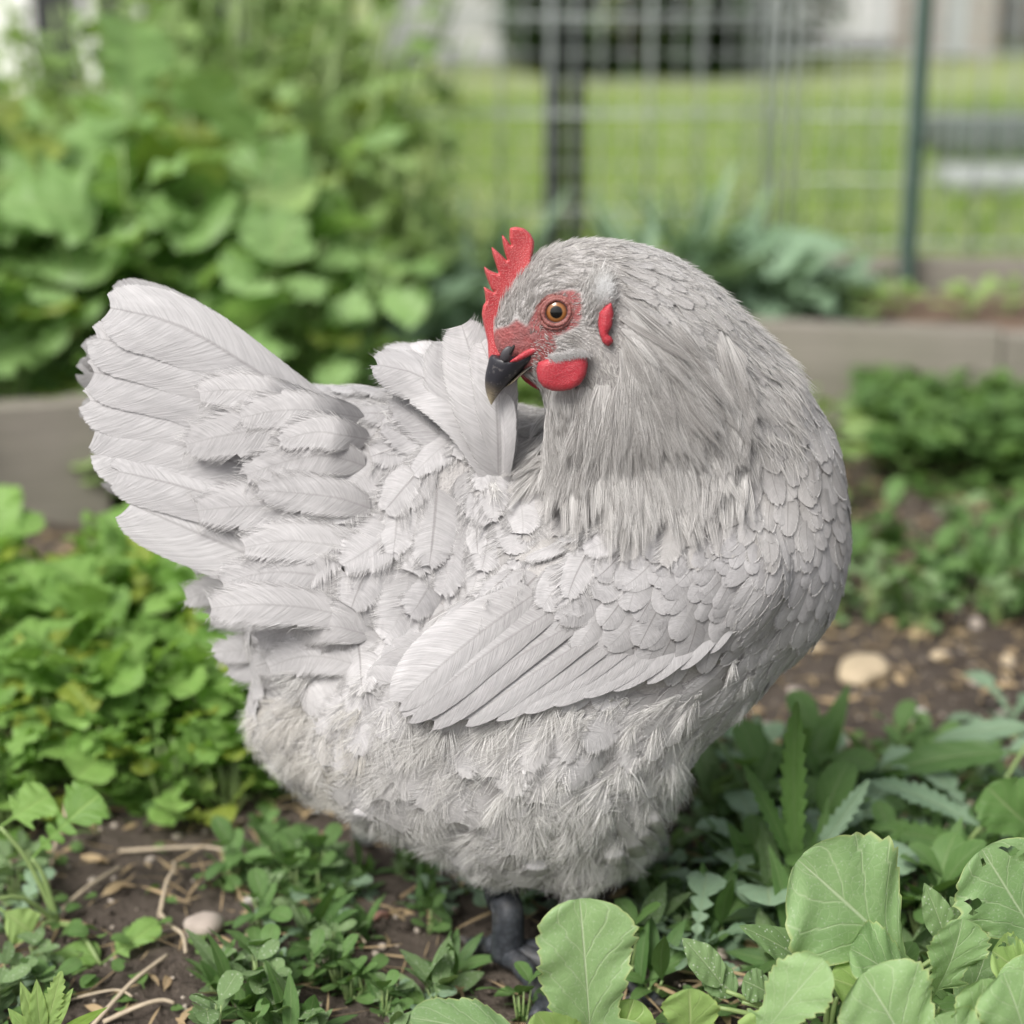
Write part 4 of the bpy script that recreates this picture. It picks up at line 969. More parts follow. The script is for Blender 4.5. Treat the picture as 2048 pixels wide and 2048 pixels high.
def blade(kind, L, Wd, rg, elev=.9, bend=.8, fold=.25, crinkle=.12, nS=None, nU=None, side=0.0):
    """one leaf: base at the origin, growing along +X, rising by elev and arching over by bend"""
    nS = nS or {'grass': 5, 'lance': 16, 'oval': 12}.get(kind, 44); nU = nU or {'grass': 1, 'lance': 2, 'oval': 2}.get(kind, 5)
    s = np.linspace(0, 1, nS + 1); u = np.linspace(-1, 1, 2 * nU + 1)
    w = outline(kind, s, rg) * Wd / 2; w2 = outline(kind, s, rg) * Wd / 2
    if kind in ('kale', 'round', 'lyrate'):
        q1, q2 = rg.random(2) * 6; w = w * (1 + .10 * np.sin(s * 10 + q1)); w2 = w2 * (1 + .10 * np.sin(s * 11 + q2))
    a = elev - bend * s**1.3; dx = np.cos(a); dz = np.sin(a)
    X = np.concatenate([[0], np.cumsum((dx[1:] + dx[:-1]) / 2)]) * L / nS; Z = np.concatenate([[0], np.cumsum((dz[1:] + dz[:-1]) / 2)]) * L / nS
    nx, nz = -dz, dx
    Y = np.where(u[None, :] < 0, w[:, None], w2[:, None]) * u[None, :]
    h = fold * np.abs(Y) * (1 - .35 * np.abs(u)[None, :]) + crinkle * Wd * .5 * (np.sin(s * 19 + rg.random() * 6)[:, None] * np.abs(u)[None, :]**2 * np.where(u < 0, 1, -1)[None, :] * .45
        + .35 * np.sin(s[:, None] * 31 + u[None, :] * 5 + rg.random() * 6) * np.abs(u)[None, :]) * np.minimum(1, w[:, None] / (Wd * .2))
    fwd = .22 * np.abs(Y) * (1 if kind in ('lance', 'oval', 'serrate', 'kale', 'lyrate', 'round') else 0) * np.clip((1 - s) * 3, 0, 1)[:, None]
    P = np.stack([X[:, None] + nx[:, None] * h + dx[:, None] * fwd, Y + side * L * .5 * (s[:, None]**2), Z[:, None] + nz[:, None] * h + dz[:, None] * fwd], -1)
    m = 2 * nU + 1
    I, J = np.meshgrid(np.arange(nS), np.arange(2 * nU), indexing='ij'); k = (I * m + J).ravel()
    F = np.stack([k, k + m, k + m + 1, k + 1], 1)
    uv = np.stack([np.broadcast_to(s[:, None], Y.shape), np.broadcast_to((u[None, :] + 1) / 2, Y.shape)], -1)
    return P.reshape(-1, 3), F, uv.reshape(-1, 2)
def rotz(P, a): c, s = cos(a), sin(a); return np.stack([P[..., 0] * c - P[..., 1] * s, P[..., 0] * s + P[..., 1] * c, P[..., 2]], -1)
def rotx(P, a): c, s = cos(a), sin(a); return np.stack([P[..., 0], P[..., 1] * c - P[..., 2] * s, P[..., 1] * s + P[..., 2] * c], -1)
class Acc:
    def __init__(s): s.V, s.F, s.U, s.L, s.o = [], [], [], [], 0
    def add(s, P, F, uv, lr):
        s.V.append(P); s.F.append(F + s.o); s.U.append(uv); s.L.append(np.full(len(P), lr)); s.o += len(P)
    def make(s, name, mat, parent=None, loc=None):
        return mesh_np(name, np.vstack(s.V), np.vstack(s.F), mat, parent, uv=np.vstack(s.U), att={'lr': np.concatenate(s.L)}, loc=loc)
def stems_mesh(name, paths, rad, mat, parent):
    parts = [tube(p, np.linspace(rad, rad * .55, len(p)), 6) for p in paths]
    V, F = merge(parts); return mesh_np(name, V, F, mat, parent)

def rosette(name, kind, mat, n, L, Wd, rg, elev=(.5, 1.2), bend=(.5, 1.2), z0=(0, .02), spread=.01, fold=.25, crinkle=.12, nS=None, stem=True):
    """a low plant: an Empty with its foliage and stem"""
    root = link(name, None); A = Acc(); paths = []
    for i in range(n):
        az = i * 2.4 + rg.normal(0, .3); ll = L * rg.uniform(.6, 1.15); f = i / max(1, n - 1)
        P, F, uv = blade(kind, ll, Wd * ll / L * rg.uniform(.85, 1.15), rg, rg.uniform(*elev), rg.uniform(*bend), fold, crinkle, nS, side=rg.normal(0, .12))
        P = rotx(P, rg.normal(0, .25)); P = rotz(P, az)
        b = np.array([rg.normal(0, spread), rg.normal(0, spread), z0[0] + (z0[1] - z0[0]) * f]); A.add(P + b, F, uv, rg.random())
        paths.append(np.array([[b[0] * .3, b[1] * .3, -.005], [b[0] * .7, b[1] * .7, b[2] * .5], b + [0, 0, .001]]))
    A.make('foliage', mat, root)
    if stem: stems_mesh('stem', paths, .0016 * (L / .06)**.5, M_STEM, root)
    return root
def bush(name, kind, mat, h, r, n, L, Wd, rg, nst=6, fold=.2, crinkle=.12, lean=.25, low=.15, nS=None, bend=(.3, 1.2), elev=(-.2, .8)):
    """an upright leafy plant: stems carrying leaves all the way up"""
    root = link(name, None); A = Acc(); paths = []
    for k in range(nst):
        az = k * 2 * pi / nst + rg.normal(0, .4); top = np.array([cos(az) * r * rg.uniform(.4, 1), sin(az) * r * rg.uniform(.4, 1), h * rg.uniform(.7, 1.05)])
        f = np.linspace(0, 1, 8)[:, None]; p = np.array([cos(az), sin(az), 0]) * r * .12 * (1 - f) + top * np.concatenate([f**1.3, f**1.3, f], 1) + rg.normal(0, r * .03, (8, 3)) * f
        paths.append(p)
    for i in range(n):
        p = paths[rg.integers(nst)]; f = low + (1 - low) * rg.random()**.8; x = f * 7; j = min(int(x), 6); b = p[j] * (1 - x + j) + p[j + 1] * (x - j)
        az = rg.uniform(0, 2 * pi); ll = L * rg.uniform(.55, 1.15)
        P, F, uv = blade(kind, ll, Wd * ll / L, rg, rg.uniform(*elev), rg.uniform(*bend), fold, crinkle, nS, side=rg.normal(0, .15))
        P = rotz(rotx(P, rg.normal(0, .35)), az); A.add(P + b, F, uv, rg.random())
    A.make('foliage', mat, root); stems_mesh('stem', paths, max(.0018, h * .008), M_STEM, root)
    return root
def place(proto, loc, rz, sc, label=None, used=set(), **k):
    """the first time the plant itself, later a copy with copies of its parts"""
    if proto.name in used:
        o = proto.copy(); COL.objects.link(o)
        for c in list(proto.children):
            d = c.copy(); COL.objects.link(d); d.parent = o
    else: o = proto; used.add(proto.name)
    o.location = loc; o.rotation_euler = (0, 0, rz); o.scale = (sc,) * 3
    tag(o, label, **k); return o

# ================================================================ GROUND
def hgt(x, y):      # gentle unevenness of the soil
    return (.006 * np.sin(x * 9 + 1) * np.cos(y * 7) + .004 * np.sin(x * 23 + y * 17) + .0025 * np.sin(x * 61 - y * 47) + .0016 * np.sin(x * 130 + y * 90) * np.cos(y * 150)) * np.clip((y + .2) * 0 + 1, 0, 1)
def mat_soil():
    t = NT('garden_soil'); p = t.pos(); n = t.noise(p, 45, 8, .65); n2 = t.noise(p, 6, 4); n3 = t.noise(p, 260, 4, .7)
    c = t.mix(n, (.045, .036, .030), (.15, .122, .10)); c = t.mix(t.ramp(n3, [(.58, 0.0), (.75, .6)]), c, (.24, .20, .16)); c = t.mix(t.ramp(n2, [(.45, 0.0), (.7, .35)]), c, (.18, .15, .125))
    return t.finish(t.bsdf(c, .95, t.bump(t.math('ADD', n, t.math('MULTIPLY', n3, .4)), 1.0, .012), .15))
M_SOIL = mat_soil()
gx = np.unique(np.concatenate([np.linspace(-60, -3, 12), np.linspace(-3, -.9, 20), np.linspace(-.9, .9, 300), np.linspace(.9, 3, 20), np.linspace(3, 60, 12)]))
gy = np.unique(np.concatenate([np.linspace(-6, -.5, 8), np.linspace(-.5, 1.3, 300), np.linspace(1.3, 4, 60), np.linspace(4, 160, 20)]))
GX, GY = np.meshgrid(gx, gy, indexing='ij'); GZ = hgt(GX, GY) * ((np.abs(GX) < 1.2) & (GY < 1.6))
rgn = np.random.default_rng(2); fine = (np.abs(GX) < .9) & (GY < 1.3) & (GY > -.5); GZ = GZ + fine * rgn.normal(0, .0011, GX.shape)
hxy = np.hypot(GX - .0, (GY + .0)); GZ = np.where(hxy < .12, GZ * .3, GZ)
I, J = np.meshgrid(np.arange(len(gx) - 1), np.arange(len(gy) - 1), indexing='ij'); k = (I * len(gy) + J).ravel()
soil = mesh_np('soil_ground', np.stack([GX, GY, GZ], -1).reshape(-1, 3), np.stack([k, k + len(gy), k + len(gy) + 1, k + 1], 1), M_SOIL)
tag(soil, kind='structure')
def mat_lawn():
    t = NT('lawn'); p = t.pos(); n = t.noise(p, 1.3, 5); n2 = t.noise(p, 14, 4)
    c = t.mix(n, (.17, .22, .09), (.32, .37, .16)); c = t.mix(t.math('MULTIPLY', n2, .5), c, (.24, .29, .11))
    return t.finish(t.bsdf(c, .9, t.bump(n2, .6, .03), .1))
lx, ly = np.linspace(-20, 20, 60), np.concatenate([np.linspace(2.45, 8, 40), np.linspace(8.4, 60, 20)]); LX, LY = np.meshgrid(lx, ly, indexing='ij')
k = (np.arange(59)[:, None] * 60 + np.arange(59)[None]).ravel()
lawn = mesh_np('lawn', np.stack([LX, LY, .02 + .015 * np.sin(LX * 1.7) * np.sin(LY * 1.3)], -1).reshape(-1, 3), np.stack([k, k + 60, k + 61, k + 1], 1), mat_lawn()); tag(lawn, kind='structure')

# ---------------------------------------------------------------- things of the background
def box(x0, x1, y0, y1, z0, z1, bev=.004, name='b', mat=None, parent=None, loc=(0, 0, 0), jit=0.0):
    bm = bmesh.new(); bmesh.ops.create_cube(bm, size=1)
    for v in bm.verts: v.co = Vector(((x0 + x1) / 2 + v.co.x * (x1 - x0), (y0 + y1) / 2 + v.co.y * (y1 - y0), (z0 + z1) / 2 + v.co.z * (z1 - z0)))
    if bev: bmesh.ops.bevel(bm, geom=list(bm.edges), offset=bev, segments=2, affect='EDGES', profile=.6)
    me = bpy.data.meshes.new(name); bm.to_mesh(me); bm.free(); me.materials.append(mat)
    o = link(name, me, parent, loc); return o
def mat_wood():
    t = NT('weathered_wood'); p = t.obj(); s_ = t.sep(p)
    n = t.noise(t.comb(t.math('MULTIPLY', s_[0], 2.0), t.math('MULTIPLY', s_[1], 2.0), t.math('MULTIPLY', s_[2], 45.0)), 3, 6, .7); n2 = t.noise(p, 7, 4)
    c = t.mix(n, (.09, .08, .07), (.36, .33, .285)); c = t.mix(t.ramp(n2, [(.4, 0.0), (.7, .5)]), c, (.15, .15, .11))
    return t.finish(t.bsdf(c, .85, t.bump(n, .6, .002), .2))
M_WOOD = mat_wood()
def board(label, a, b, thick, z0, z1, group='boards of the raised beds'):
    a, b = np.array(a, float), np.array(b, float); L_ = np.hypot(*(b - a)); an = math.atan2(*(b - a)[::-1])
    o = box(0, L_, 0, thick, z0, z1, .004, 'bed_board', M_WOOD, None, (a[0], a[1], 0)); o.rotation_euler = (0, 0, an)
    return tag(o, label, 'board', group)
fb0, fb1 = W(1400, 600, 1.28), W(1890, 622, 1.23)
board('long grey wooden board along the front of the right hand raised bed', (fb0[0] - .1, 1.30), (fb1[0], 1.225), .04, -.01, .128)
board('short darker end board at the right corner of the raised bed', (fb1[0] + .004, 1.225), (fb1[0] + .55, 1.26), .04, -.01, .122)
board('thin wooden board at the back of the right hand raised bed', (W(1180, 500, 1.72)[0], 1.72), (W(1990, 500, 1.72)[0] + .3, 1.66), .035, 0, .145)
lb0, lb1 = W(-60, 830, .80), W(212, 760, .86)
board('pale grey board of the raised bed left of the tail', (lb0[0] - .1, .77), (lb1[0] - .005, .845), .04, -.01, .132)
M_BSOIL = flat('bed_soil', (.15, .105, .08), .95, 30, .45, .1, bump=.01)
o = box(fb0[0] - .2, fb1[0] + .7, 1.345, 1.65, .0, .10, 0, 'bed_soil', M_BSOIL); tag(o, kind='structure')

# fence
def mat_metal(name, c, r=.5): return flat(name, c, r, 40, .2)
M_WIRE = flat('galvanised_wire', (.50, .53, .53), .5, Metallic=.4) if False else mat_metal('galvanised_wire', (.42, .46, .45), .45)
M_GREEN = mat_metal('green_paint', (.05, .085, .07), .45); M_BLACK = mat_metal('dark_paint', (.018, .022, .022), .5)
def wires(name, parent, x0, x1, z0, z1, dx, dz, y, r):
    parts = []
    for x in np.arange(x0, x1 + 1e-6, dx): parts.append(tube([[x, y, z0], [x, y + .002, (z0 + z1) / 2], [x, y, z1]], r, 6))
    for z in np.arange(z0, z1 + 1e-6, dz): parts.append(tube([[x0, y + r * 1.8, z], [(x0 + x1) / 2, y + r * 1.8, z - .002], [x1, y + r * 1.8, z]], r, 6))
    V, F = merge(parts); return mesh_np(name, V, F, M_WIRE, parent)
FY = 2.02
fence = link('wire_fence', None, loc=(0, 0, 0)); tag(fence, 'tall welded wire garden fence behind the beds', 'fence')
xA, xB, xC = W(760, 100, FY)[0], W(1462, 100, FY)[0], W(2010, 100, FY)[0]
wires('wire_mesh', fence, xA, xB, .02, 1.25, (xB - xA) / 7 * .93, .155, FY, .0024)
wires('fine_wire_mesh', fence, xA - .1, xC + .1, .02, .62, .042, .045, FY + .03, .0009)
gate = link('wire_gate', None, loc=(0, 0, 0)); tag(gate, 'fine mesh wire panel overlapping the fence at the right', 'wire panel')
wires('wire_mesh', gate, xB - .012, xC + .2, .03, 1.3, .056, .10, FY - .05, .0021)
fr_ = merge([tube([[xB - .02 + d, FY - .055, .0], [xB - .02 + d, FY - .055, 1.3]], .004, 8) for d in (0, .022, .044)]); mesh_np('edge_wires', *fr_, M_WIRE, gate)
def post(label, x, y, h, r, mat, kind_='fence post'):
    root = link('fence_post', None, loc=(x, y, 0)); V, F = merge([tube([[0, 0, -.05], [0, 0, h]], r, 4), tube([[0, -r * .9, .0], [0, -r * .9, h]], r * .35, 6)])
    mesh_np('post_bar', V, F, mat, root, smooth=False)
    for z in np.arange(.1, h, .22): V, F = merge([tube([[0, -r * .8, z], [0, -r * 1.9, z + .01], [0, -r * 1.4, z + .025]], r * .3, 5)]); mesh_np('hook', V, F, mat, root)
    return tag(root, label, kind_, 'metal fence posts')
x_ = W(1046, 200, FY + .1)[0]; post('thick black metal post, left one of the dark pair behind the comb', x_, FY + .1, 1.3, .018, M_BLACK)
x_ = W(1088, 200, FY + .06)[0]; post('dark grey metal post, right one of the dark pair behind the comb', x_, FY + .06, 1.3, .014, M_BLACK)
x_ = W(1733, 200, 1.66)[0]; post('dark green metal post standing in the right hand raised bed', x_, 1.66, 1.2, .012, M_GREEN)

# buildings and far things
M_WHITE = flat('white_siding', (.72, .72, .72), .7, 3, .06); M_GREYW = flat('grey_wall', (.36, .37, .38), .8, 3, .2); M_BLK = flat('dark_opening', (.02, .021, .024), .5); M_BROWN = flat('brown_boards', (.33, .29, .26), .8, 6, .2)
def house(name, label, cat, x0, x1, y, z1, mat, y1=3.0, extra=()):
    X0, X1 = W(x0, 60, y)[0], W(x1, 60, y)[0]
    root = link(name, None, loc=(0, 0, 0)); box(X0, X1, y, y + y1, 0, z1, .01, 'wall', mat, root)
    rv = np.array([(X0 - .2, y - .25, z1), (X1 + .2, y - .25, z1), (X1 + .2, y + y1 / 2, z1 + 1.1), (X0 - .2, y + y1 / 2, z1 + 1.1), (X0 - .2, y + y1 + .25, z1), (X1 + .2, y + y1 + .25, z1)])
    mesh_np('roof', rv, [np.array([(0, 1, 2, 3), (3, 2, 5, 4)]), np.array([(0, 3, 4), (1, 5, 2)])], M_GREYW, root, smooth=False)
    for nm, a, b, c, d, m_ in extra:
        P0, P1 = W(a, 60, y)[0], W(b, 60, y)[0]; box(P0, P1, y - .03, y + .02, c, d, .004, nm, m_, root)
    return tag(root, label, cat)
house('white_shed', 'white shed wall at the far left behind the vines', 'shed', -500, 300, 7.5, 2.4, M_WHITE, extra=[('door', 62, 150, .02, 2.0, M_BLK), ('window', 175, 255, .35, 1.6, M_BLK)])
house('white_house', 'white house wall far behind the comb, dark base below', 'house', 720, 1035, 9.5, 2.6, M_WHITE, extra=[('base_course', 722, 1030, .0, .07, M_GREYW), ('window', 760, 800, .9, 1.7, M_BLK)])
house('grey_house', 'pale grey house wall beyond the lawn behind the wire panel', 'house', 1450, 1745, 11.0, 2.8, flat('grey_siding', (.55, .56, .58), .7, 4, .1), extra=[('base_course', 1455, 1740, .0, .09, M_BLK), ('door', 1560, 1600, .22, 2.2, M_WHITE)])
house('brown_shed', 'brown board shed at the far right beyond the lawn', 'shed', 1752, 1880, 10.0, 2.2, M_BROWN, extra=[('door', 1775, 1830, .05, 1.9, M_GREYW)])
house('low_outbuilding', 'low grey outbuilding at the far right edge', 'shed', 1885, 2200, 13.0, 2.4, M_GREYW, extra=[('door', 1910, 1960, .05, 1.9, M_BROWN)])
# hedge behind the lawn
rgp = np.random.default_rng(17)
def crown(name, label, cat, cx, cy, rx, ry, rz, cz, n, leaf, mat, trunk=.05):
    root = link(name, None, loc=(cx, cy, 0)); A = Acc()
    for _ in range(n):
        d = rgp.normal(0, 1, 3); d /= np.linalg.norm(d); q = d * rgp.uniform(.55, 1)**.6; b = np.array([q[0] * rx, q[1] * ry, cz + q[2] * rz])
        if b[2] < .02: continue
        P, F, uv = blade('oval', leaf * rgp.uniform(.6, 1.3), leaf * .6, rgp, rgp.uniform(-.6, .9), .5, nS=4, nU=1); P = rotz(P, rgp.uniform(0, 6.3)); A.add(P + b, F, uv, rgp.random())
    A.make('crown', mat, root)
    V, F = merge([tube([[0, 0, 0], [.03, 0, cz * .6], [0, .02, cz]], [trunk, trunk * .8, trunk * .5], 8)]); mesh_np('trunk', V, F, flat('bark', (.12, .09, .07), .9, 20, .3), root)
    return tag(root, label, cat)
M_HEDGE = mat_leaf('hedge_leaf', (.02, .045, .015), (.06, .11, .03), (.1, .15, .06), .8, .2, .5, 3)
crown('shrub', 'dark green hedge shrub at the lawn edge right of the dark posts', 'shrub', W(1190, 60, 8.6)[0], 8.6, .75, .5, .9, .75, 1500, .16, M_HEDGE)
crown('shrub', 'dark green hedge shrub left of the grey house wall', 'shrub', W(1380, 60, 9.0)[0], 9.0, .62, .5, .95, .8, 1500, .16, M_HEDGE)
crown('shrub', 'small dark bush between the white house and the posts', 'shrub', W(1040, 60, 9.2)[0], 9.2, .32, .4, .8, .7, 700, .14, M_HEDGE)
# dark garden cover lying on the lawn at the right (seen as a dark streak)
o = box(0, 1.3, 0, .5, .02, .13, .04, 'ground_cover_sheet', flat('dark_cloth', (.07, .09, .075), .8, 8, .3)); o.location = (W(1800, 220, 4.2)[0], 4.2, 0); tag(o, 'dark green low garden cover lying across the lawn at the right', 'planter')
o = box(0, 1.1, 0, .22, .02, .07, .02, 'lawn_edging', flat('grey_edging', (.30, .32, .31), .8, 8, .3)); o.location = (W(1790, 255, 3.6)[0], 3.55, 0); tag(o, 'pale grey stone edging strip on the lawn in front of the garden cover', 'edging')

# ---------------------------------------------------------------- the leafy masses on the left
rp = np.random.default_rng(33)
big = [bush('leafy_plant', ['kale', 'lyrate', 'kale'][q_], M_BIG, .34, .16, 34, .145, .095, rp, 6, crinkle=.25, elev=(.0, 1.2), bend=(.3, 1.5), nS=30) for q_ in range(3)]
vine = [bush('vine_plant', ['lyrate', 'round', 'kale'][q_], M_VINE, .66, .20, 150, .066, .046, rp, 9, crinkle=.25, elev=(-.5, .9), nS=20, low=.05) for q_ in range(3)]
G1 = 'tall leafy plants in the left raised bed'; G2 = 'climbing vine plants behind the left raised bed'
for i, (px, y, sc) in enumerate([(40,.98,1.0), (190,1.02,.98), (350,1.0,1.02), (500,1.06,.92), (110,1.16,1.12), (270,1.18,1.15), (430,1.2,1.05), (560,1.16,.80), (-60,1.05,1.1), (620,1.02,.62), (-20, .9, .75)]):
    place(big[i % 3], (W(px, 500, y)[0], y, .03), rp.uniform(0, 6.3), sc, 'broad-leaved plant in the left bed', cat='plant', group=G1)
for i, (px, y, sc) in enumerate([(150,1.7,.88), (270,1.62,1.02), (400,1.75,1.10), (530,1.66,1.08), (640,1.72,.95), (750,1.65,.72), (330,1.5,.9), (480,1.48,.85), (620,1.45,.75), (20,1.62,.66), (850,1.6,.45), (180,1.45,.7), (745,1.45,.55), (-60,1.7,.7), (560,1.9,1.15), (700,1.38,.5)]):
    place(vine[i % 3], (W(px, 300, y)[0], y, .0), rp.uniform(0, 6.3), sc, 'tall vine behind the left bed', cat='plant', group=G2)
# blue-green plants right of the comb, in the bed
blue = [bush('blue_green_plant', 'lance', M_BLUE, .20, .07, 26, .11, .022, rp, 4, elev=(.5, 1.35), bend=(.2, 1.6)) for _ in range(0)]
leek = [rosette('leek_plant', 'lance', M_BLUE, 8, .17, .013, rp, (1.1, 1.5), (.1, .9), (0, .03), .006, .3, .05) for _ in range(2)]
for i, (px, y, sc) in enumerate([(1240,1.42,1.25), (1330,1.45,1.45), (900,1.5,1.2), (960,1.62,1.3), (1170,1.55,1.1), (820,1.45,1.0), (1290,1.58,1.3)]):
    place(leek[i % 2], (W(px, 500, y)[0], y, .06), rp.uniform(0, 6.3), sc, 'upright blue green leek', cat='plant', group='leeks in the right hand bed')
cab = [rosette('brassica_plant', 'kale', M_BLUE, 15, .12, .075, rp, (.4, 1.3), (.4, 1.3), (0, .06), .012, .3, .15, nS=24) for _ in range(2)]
for i, (px, y, sc) in enumerate([(1420,1.42,1.25), (1500,1.50,1.15), (1380,1.55,1.2), (1470,1.60,1.0), (1560,1.46,.75), (1240,1.50,.85), (800,1.35,.8), (870,1.4,.8), (1320,1.40,.8)]):
    place(cab[i % 2], (W(px, 500, y)[0], y, .07), rp.uniform(0, 6.3), sc, 'arching blue green brassica', cat='plant', group='brassicas in the right hand bed')
sp_ = rosette('seedling', 'round', M_KALE2, 7, .05, .035, rp, (.4, 1.2), (.4, 1.0), nS=14)
for px, y in ((1820,1.45), (1700,1.5), (1900,1.5), (1640,1.42)):
    place(sp_, (W(px, 570, y)[0], y, .107), rp.uniform(0, 6.3), rp.uniform(.7, 1.1), 'light green seedling on the bed soil', cat='seedling', group='seedlings on the bed soil')
# mustard greens, mid left
G3 = 'mustard greens growing at the left behind the hen'
must = [rosette('mustard_plant', ['lyrate', 'kale', 'lyrate', 'lyrate'][i], M_MUST, 26, .075, .038, rp, (.3, 1.35), (.3, 1.4), (0, .085), .016, .25, .26, nS=30) for i in range(4)]
sp = [(30,1480),(110,1440),(190,1470),(270,1440),(350,1470),(430,1450),(500,1470),(560,1440),(-30,1420)]
cnt = 0
for y, dz in ((.17, .66), (.25, .85), (.34, 1.0), (.44, 1.08), (.55, 1.12), (.66, 1.12)):
    for px in np.arange(-60, 640, 88):
        x = W(px + rp.uniform(-35, 35), 1300, y)[0]; yy = y + rp.uniform(-.04, .04)
        if x > -.03 - yy * .12: continue
        if yy < .24 and px > 520: continue
        if yy > .46 and px < 300: continue
        place(must[rp.integers(4)], (x, yy, hgt(x, yy)), rp.uniform(0, 6.3), dz * rp.uniform(.82, 1.1), 'bright mustard plant left of the hen', cat='plant', group=G3); cnt += 1
print('mustard', cnt)
# ---------------------------------------------------------------- foreground kale seedlings: each leaf hand placed
def leaf_obj(kind, mat, parent, base, tip, Wd, face, rg, bendk=.15, fold=.2, crinkle=.12, pet=0, holes=()):
    """a leaf from base to tip (world points), its upper face turned towards 'face'"""
    base, tip = np.array(base), np.array(tip); L_ = np.linalg.norm(tip - base); T = (tip - base) / L_
    P, F, uv = blade(kind, 1.0, Wd / L_, rg, bendk, bendk * 2, fold, crinkle, nS=70, nU=9)
    e = P[len(P) // 2 * 0 + (len(P) - 10)]; P = P / max(P[:, 0].max(), .1)
    Nn = np.array(face, float); Nn = Nn - T * (Nn @ T); Nn /= np.linalg.norm(Nn); B = np.cross(Nn, T)
    if holes:
        cu = uv[F].mean(1); kp_ = np.ones(len(F), bool)
        for hs_, hu_, hr_ in holes: kp_ &= ((cu[:, 0] - hs_) / hr_)**2 + ((cu[:, 1] - hu_) / (hr_ * 1.3))**2 > 1 + .35 * np.sin(np.arctan2(cu[:, 0] - hs_, cu[:, 1] - hu_) * 3 + hs_ * 40)
        F = F[kp_]
    V = base + (P[:, :1] * T + P[:, 1:2] * B + P[:, 2:] * Nn) * L_
    pl = np.array(parent.location)
    return mesh_np('leaf', V - pl, F, mat, parent, uv=uv, att={'lr': np.full(len(V), rg.random())})
def seedling(name, label, rootpx, Y, leaves, nib=False, group='kale seedlings in the foreground', rgs=0):
    rg = np.random.default_rng(rgs); rx = W(rootpx[0], rootpx[1], Y); b = np.array([rx[0], Y, 0.0]); root = link(name, None, loc=b); tag(root, label, 'seedling', group)
    paths = []
    for (kind, mat, bx, by, tx, ty, w_, dy0, dy1, face) in leaves:
        B_ = W(bx, by, Y + dy0); T_ = W(tx, ty, Y + dy1)
        leaf_obj(kind, mat, root, B_, T_, w_ * PX * .86, face, rg, rg.uniform(.1, .35), rg.uniform(.12, .3), .13, holes=([(.90, .25, .05), (.80, .12, .06), (.74, .86, .05), (.93, .6, .03)] if nib and kind == 'kale' else ()))
        mid = (B_ + b) / 2 + [0, 0, .01]; paths.append(bez([b - b, mid - b, B_ - b], 7))
    stems_mesh('stem', paths, .0022, M_STEM, root); return root
UPF = (0, -1, .75)
seedling('kale_seedling', 'kale seedling with one tall upright pale leaf in front of the hen feet', (1105,2010), -.17,
  [('kale', M_KALE, 1120,2060,1092,1688,196,0,-.0,(0.05,-1,.35)), ('round', M_KALE, 1105,2010,770,1925,110,0,-.02,(0,-.6,1)), ('round', M_KALE2, 1125,2050,1010,1905,95,0,-.02,(-.2,-1,.6)), ('round', M_KALE2, 1120,2050,1195,1880,110,0,.0,(.3,-1,.5))], rgs=1)
seedling('kale_seedling', 'kale seedling with the broad veined leaf, right of the hen feet', (1760,1990), -.14,
  [('round', M_KALE, 1790,1890,1500,1620,262,0,-.01,(-.15,-1,.8)), ('round', M_KALE, 1770,1900,1600,1790,150,-.01,-.03,(-.1,-.8,1)), ('kale', M_KALE, 1745,1900,1812,1728,120,-.015,-.02,(.35,-1,.6)),
   ('round', M_KALE2, 1760,1960,1560,1850,130,-.02,-.03,(0,-.5,1)), ('kale', M_KALE, 1790,1960,1860,1790,110,0,.02,(.3,-1,.8))], rgs=2)
seedling('kale_seedling', 'kale seedling with nibbled leaves at the right edge', (1990,1960), -.13,
  [('kale', M_KALE, 2010,1860,1850,1600,215,0,.0,(-.3,-1,.8)), ('kale', M_KALE, 1960,1900,1905,1610,170,0,.01,(.0,-1,.6)), ('kale', M_KALE2, 1990,1900,1868,1795,110,-.02,-.03,(0,-.7,1)), ('round', M_KALE, 2040,1980,1870,1850,180,-.03,-.04,(0,-1,1))], rgs=3, nib=True)
seedling('kale_seedling', 'kale seedling with scalloped leaf at the bottom edge right of centre', (1720,2050), -.19,
  [('round', M_KALE, 1760,2080,1620,1830,205,0,-.0,(-.1,-1,.9)), ('kale', M_KALE, 1400,2010,1560,1810,120,.0,-.01,(-.3,-.9,1)), ('kale', M_KALE, 1800,2060,1850,1840,130,.01,.0,(.3,-1,.7)), ('round', M_KALE2, 1300,2010,1300,1860,100,.01,.0,(0,-1,.5)),
   ('round', M_KALE2, 1700,2000,1620,1880,120,.02,.0,(0,-1,1)), ('kale', M_KALE2, 1450,2060,1440,1900,110,.0,.0,(.0,-1,1))], rgs=4)
seedling('kale_seedling', 'low kale seedling at the bottom right corner', (1900,2080), -.20,
  [('round', M_KALE, 1950,2060,1885,1830,150,0,-.0,(.1,-1,.9)), ('round', M_KALE, 1880,2100,1760,1920,150,0,-.0,(-.1,-1,.9)), ('round', M_KALE2, 2000,2060,1940,1900,140,0,-.0,(-.1,-1,.9))], rgs=14)
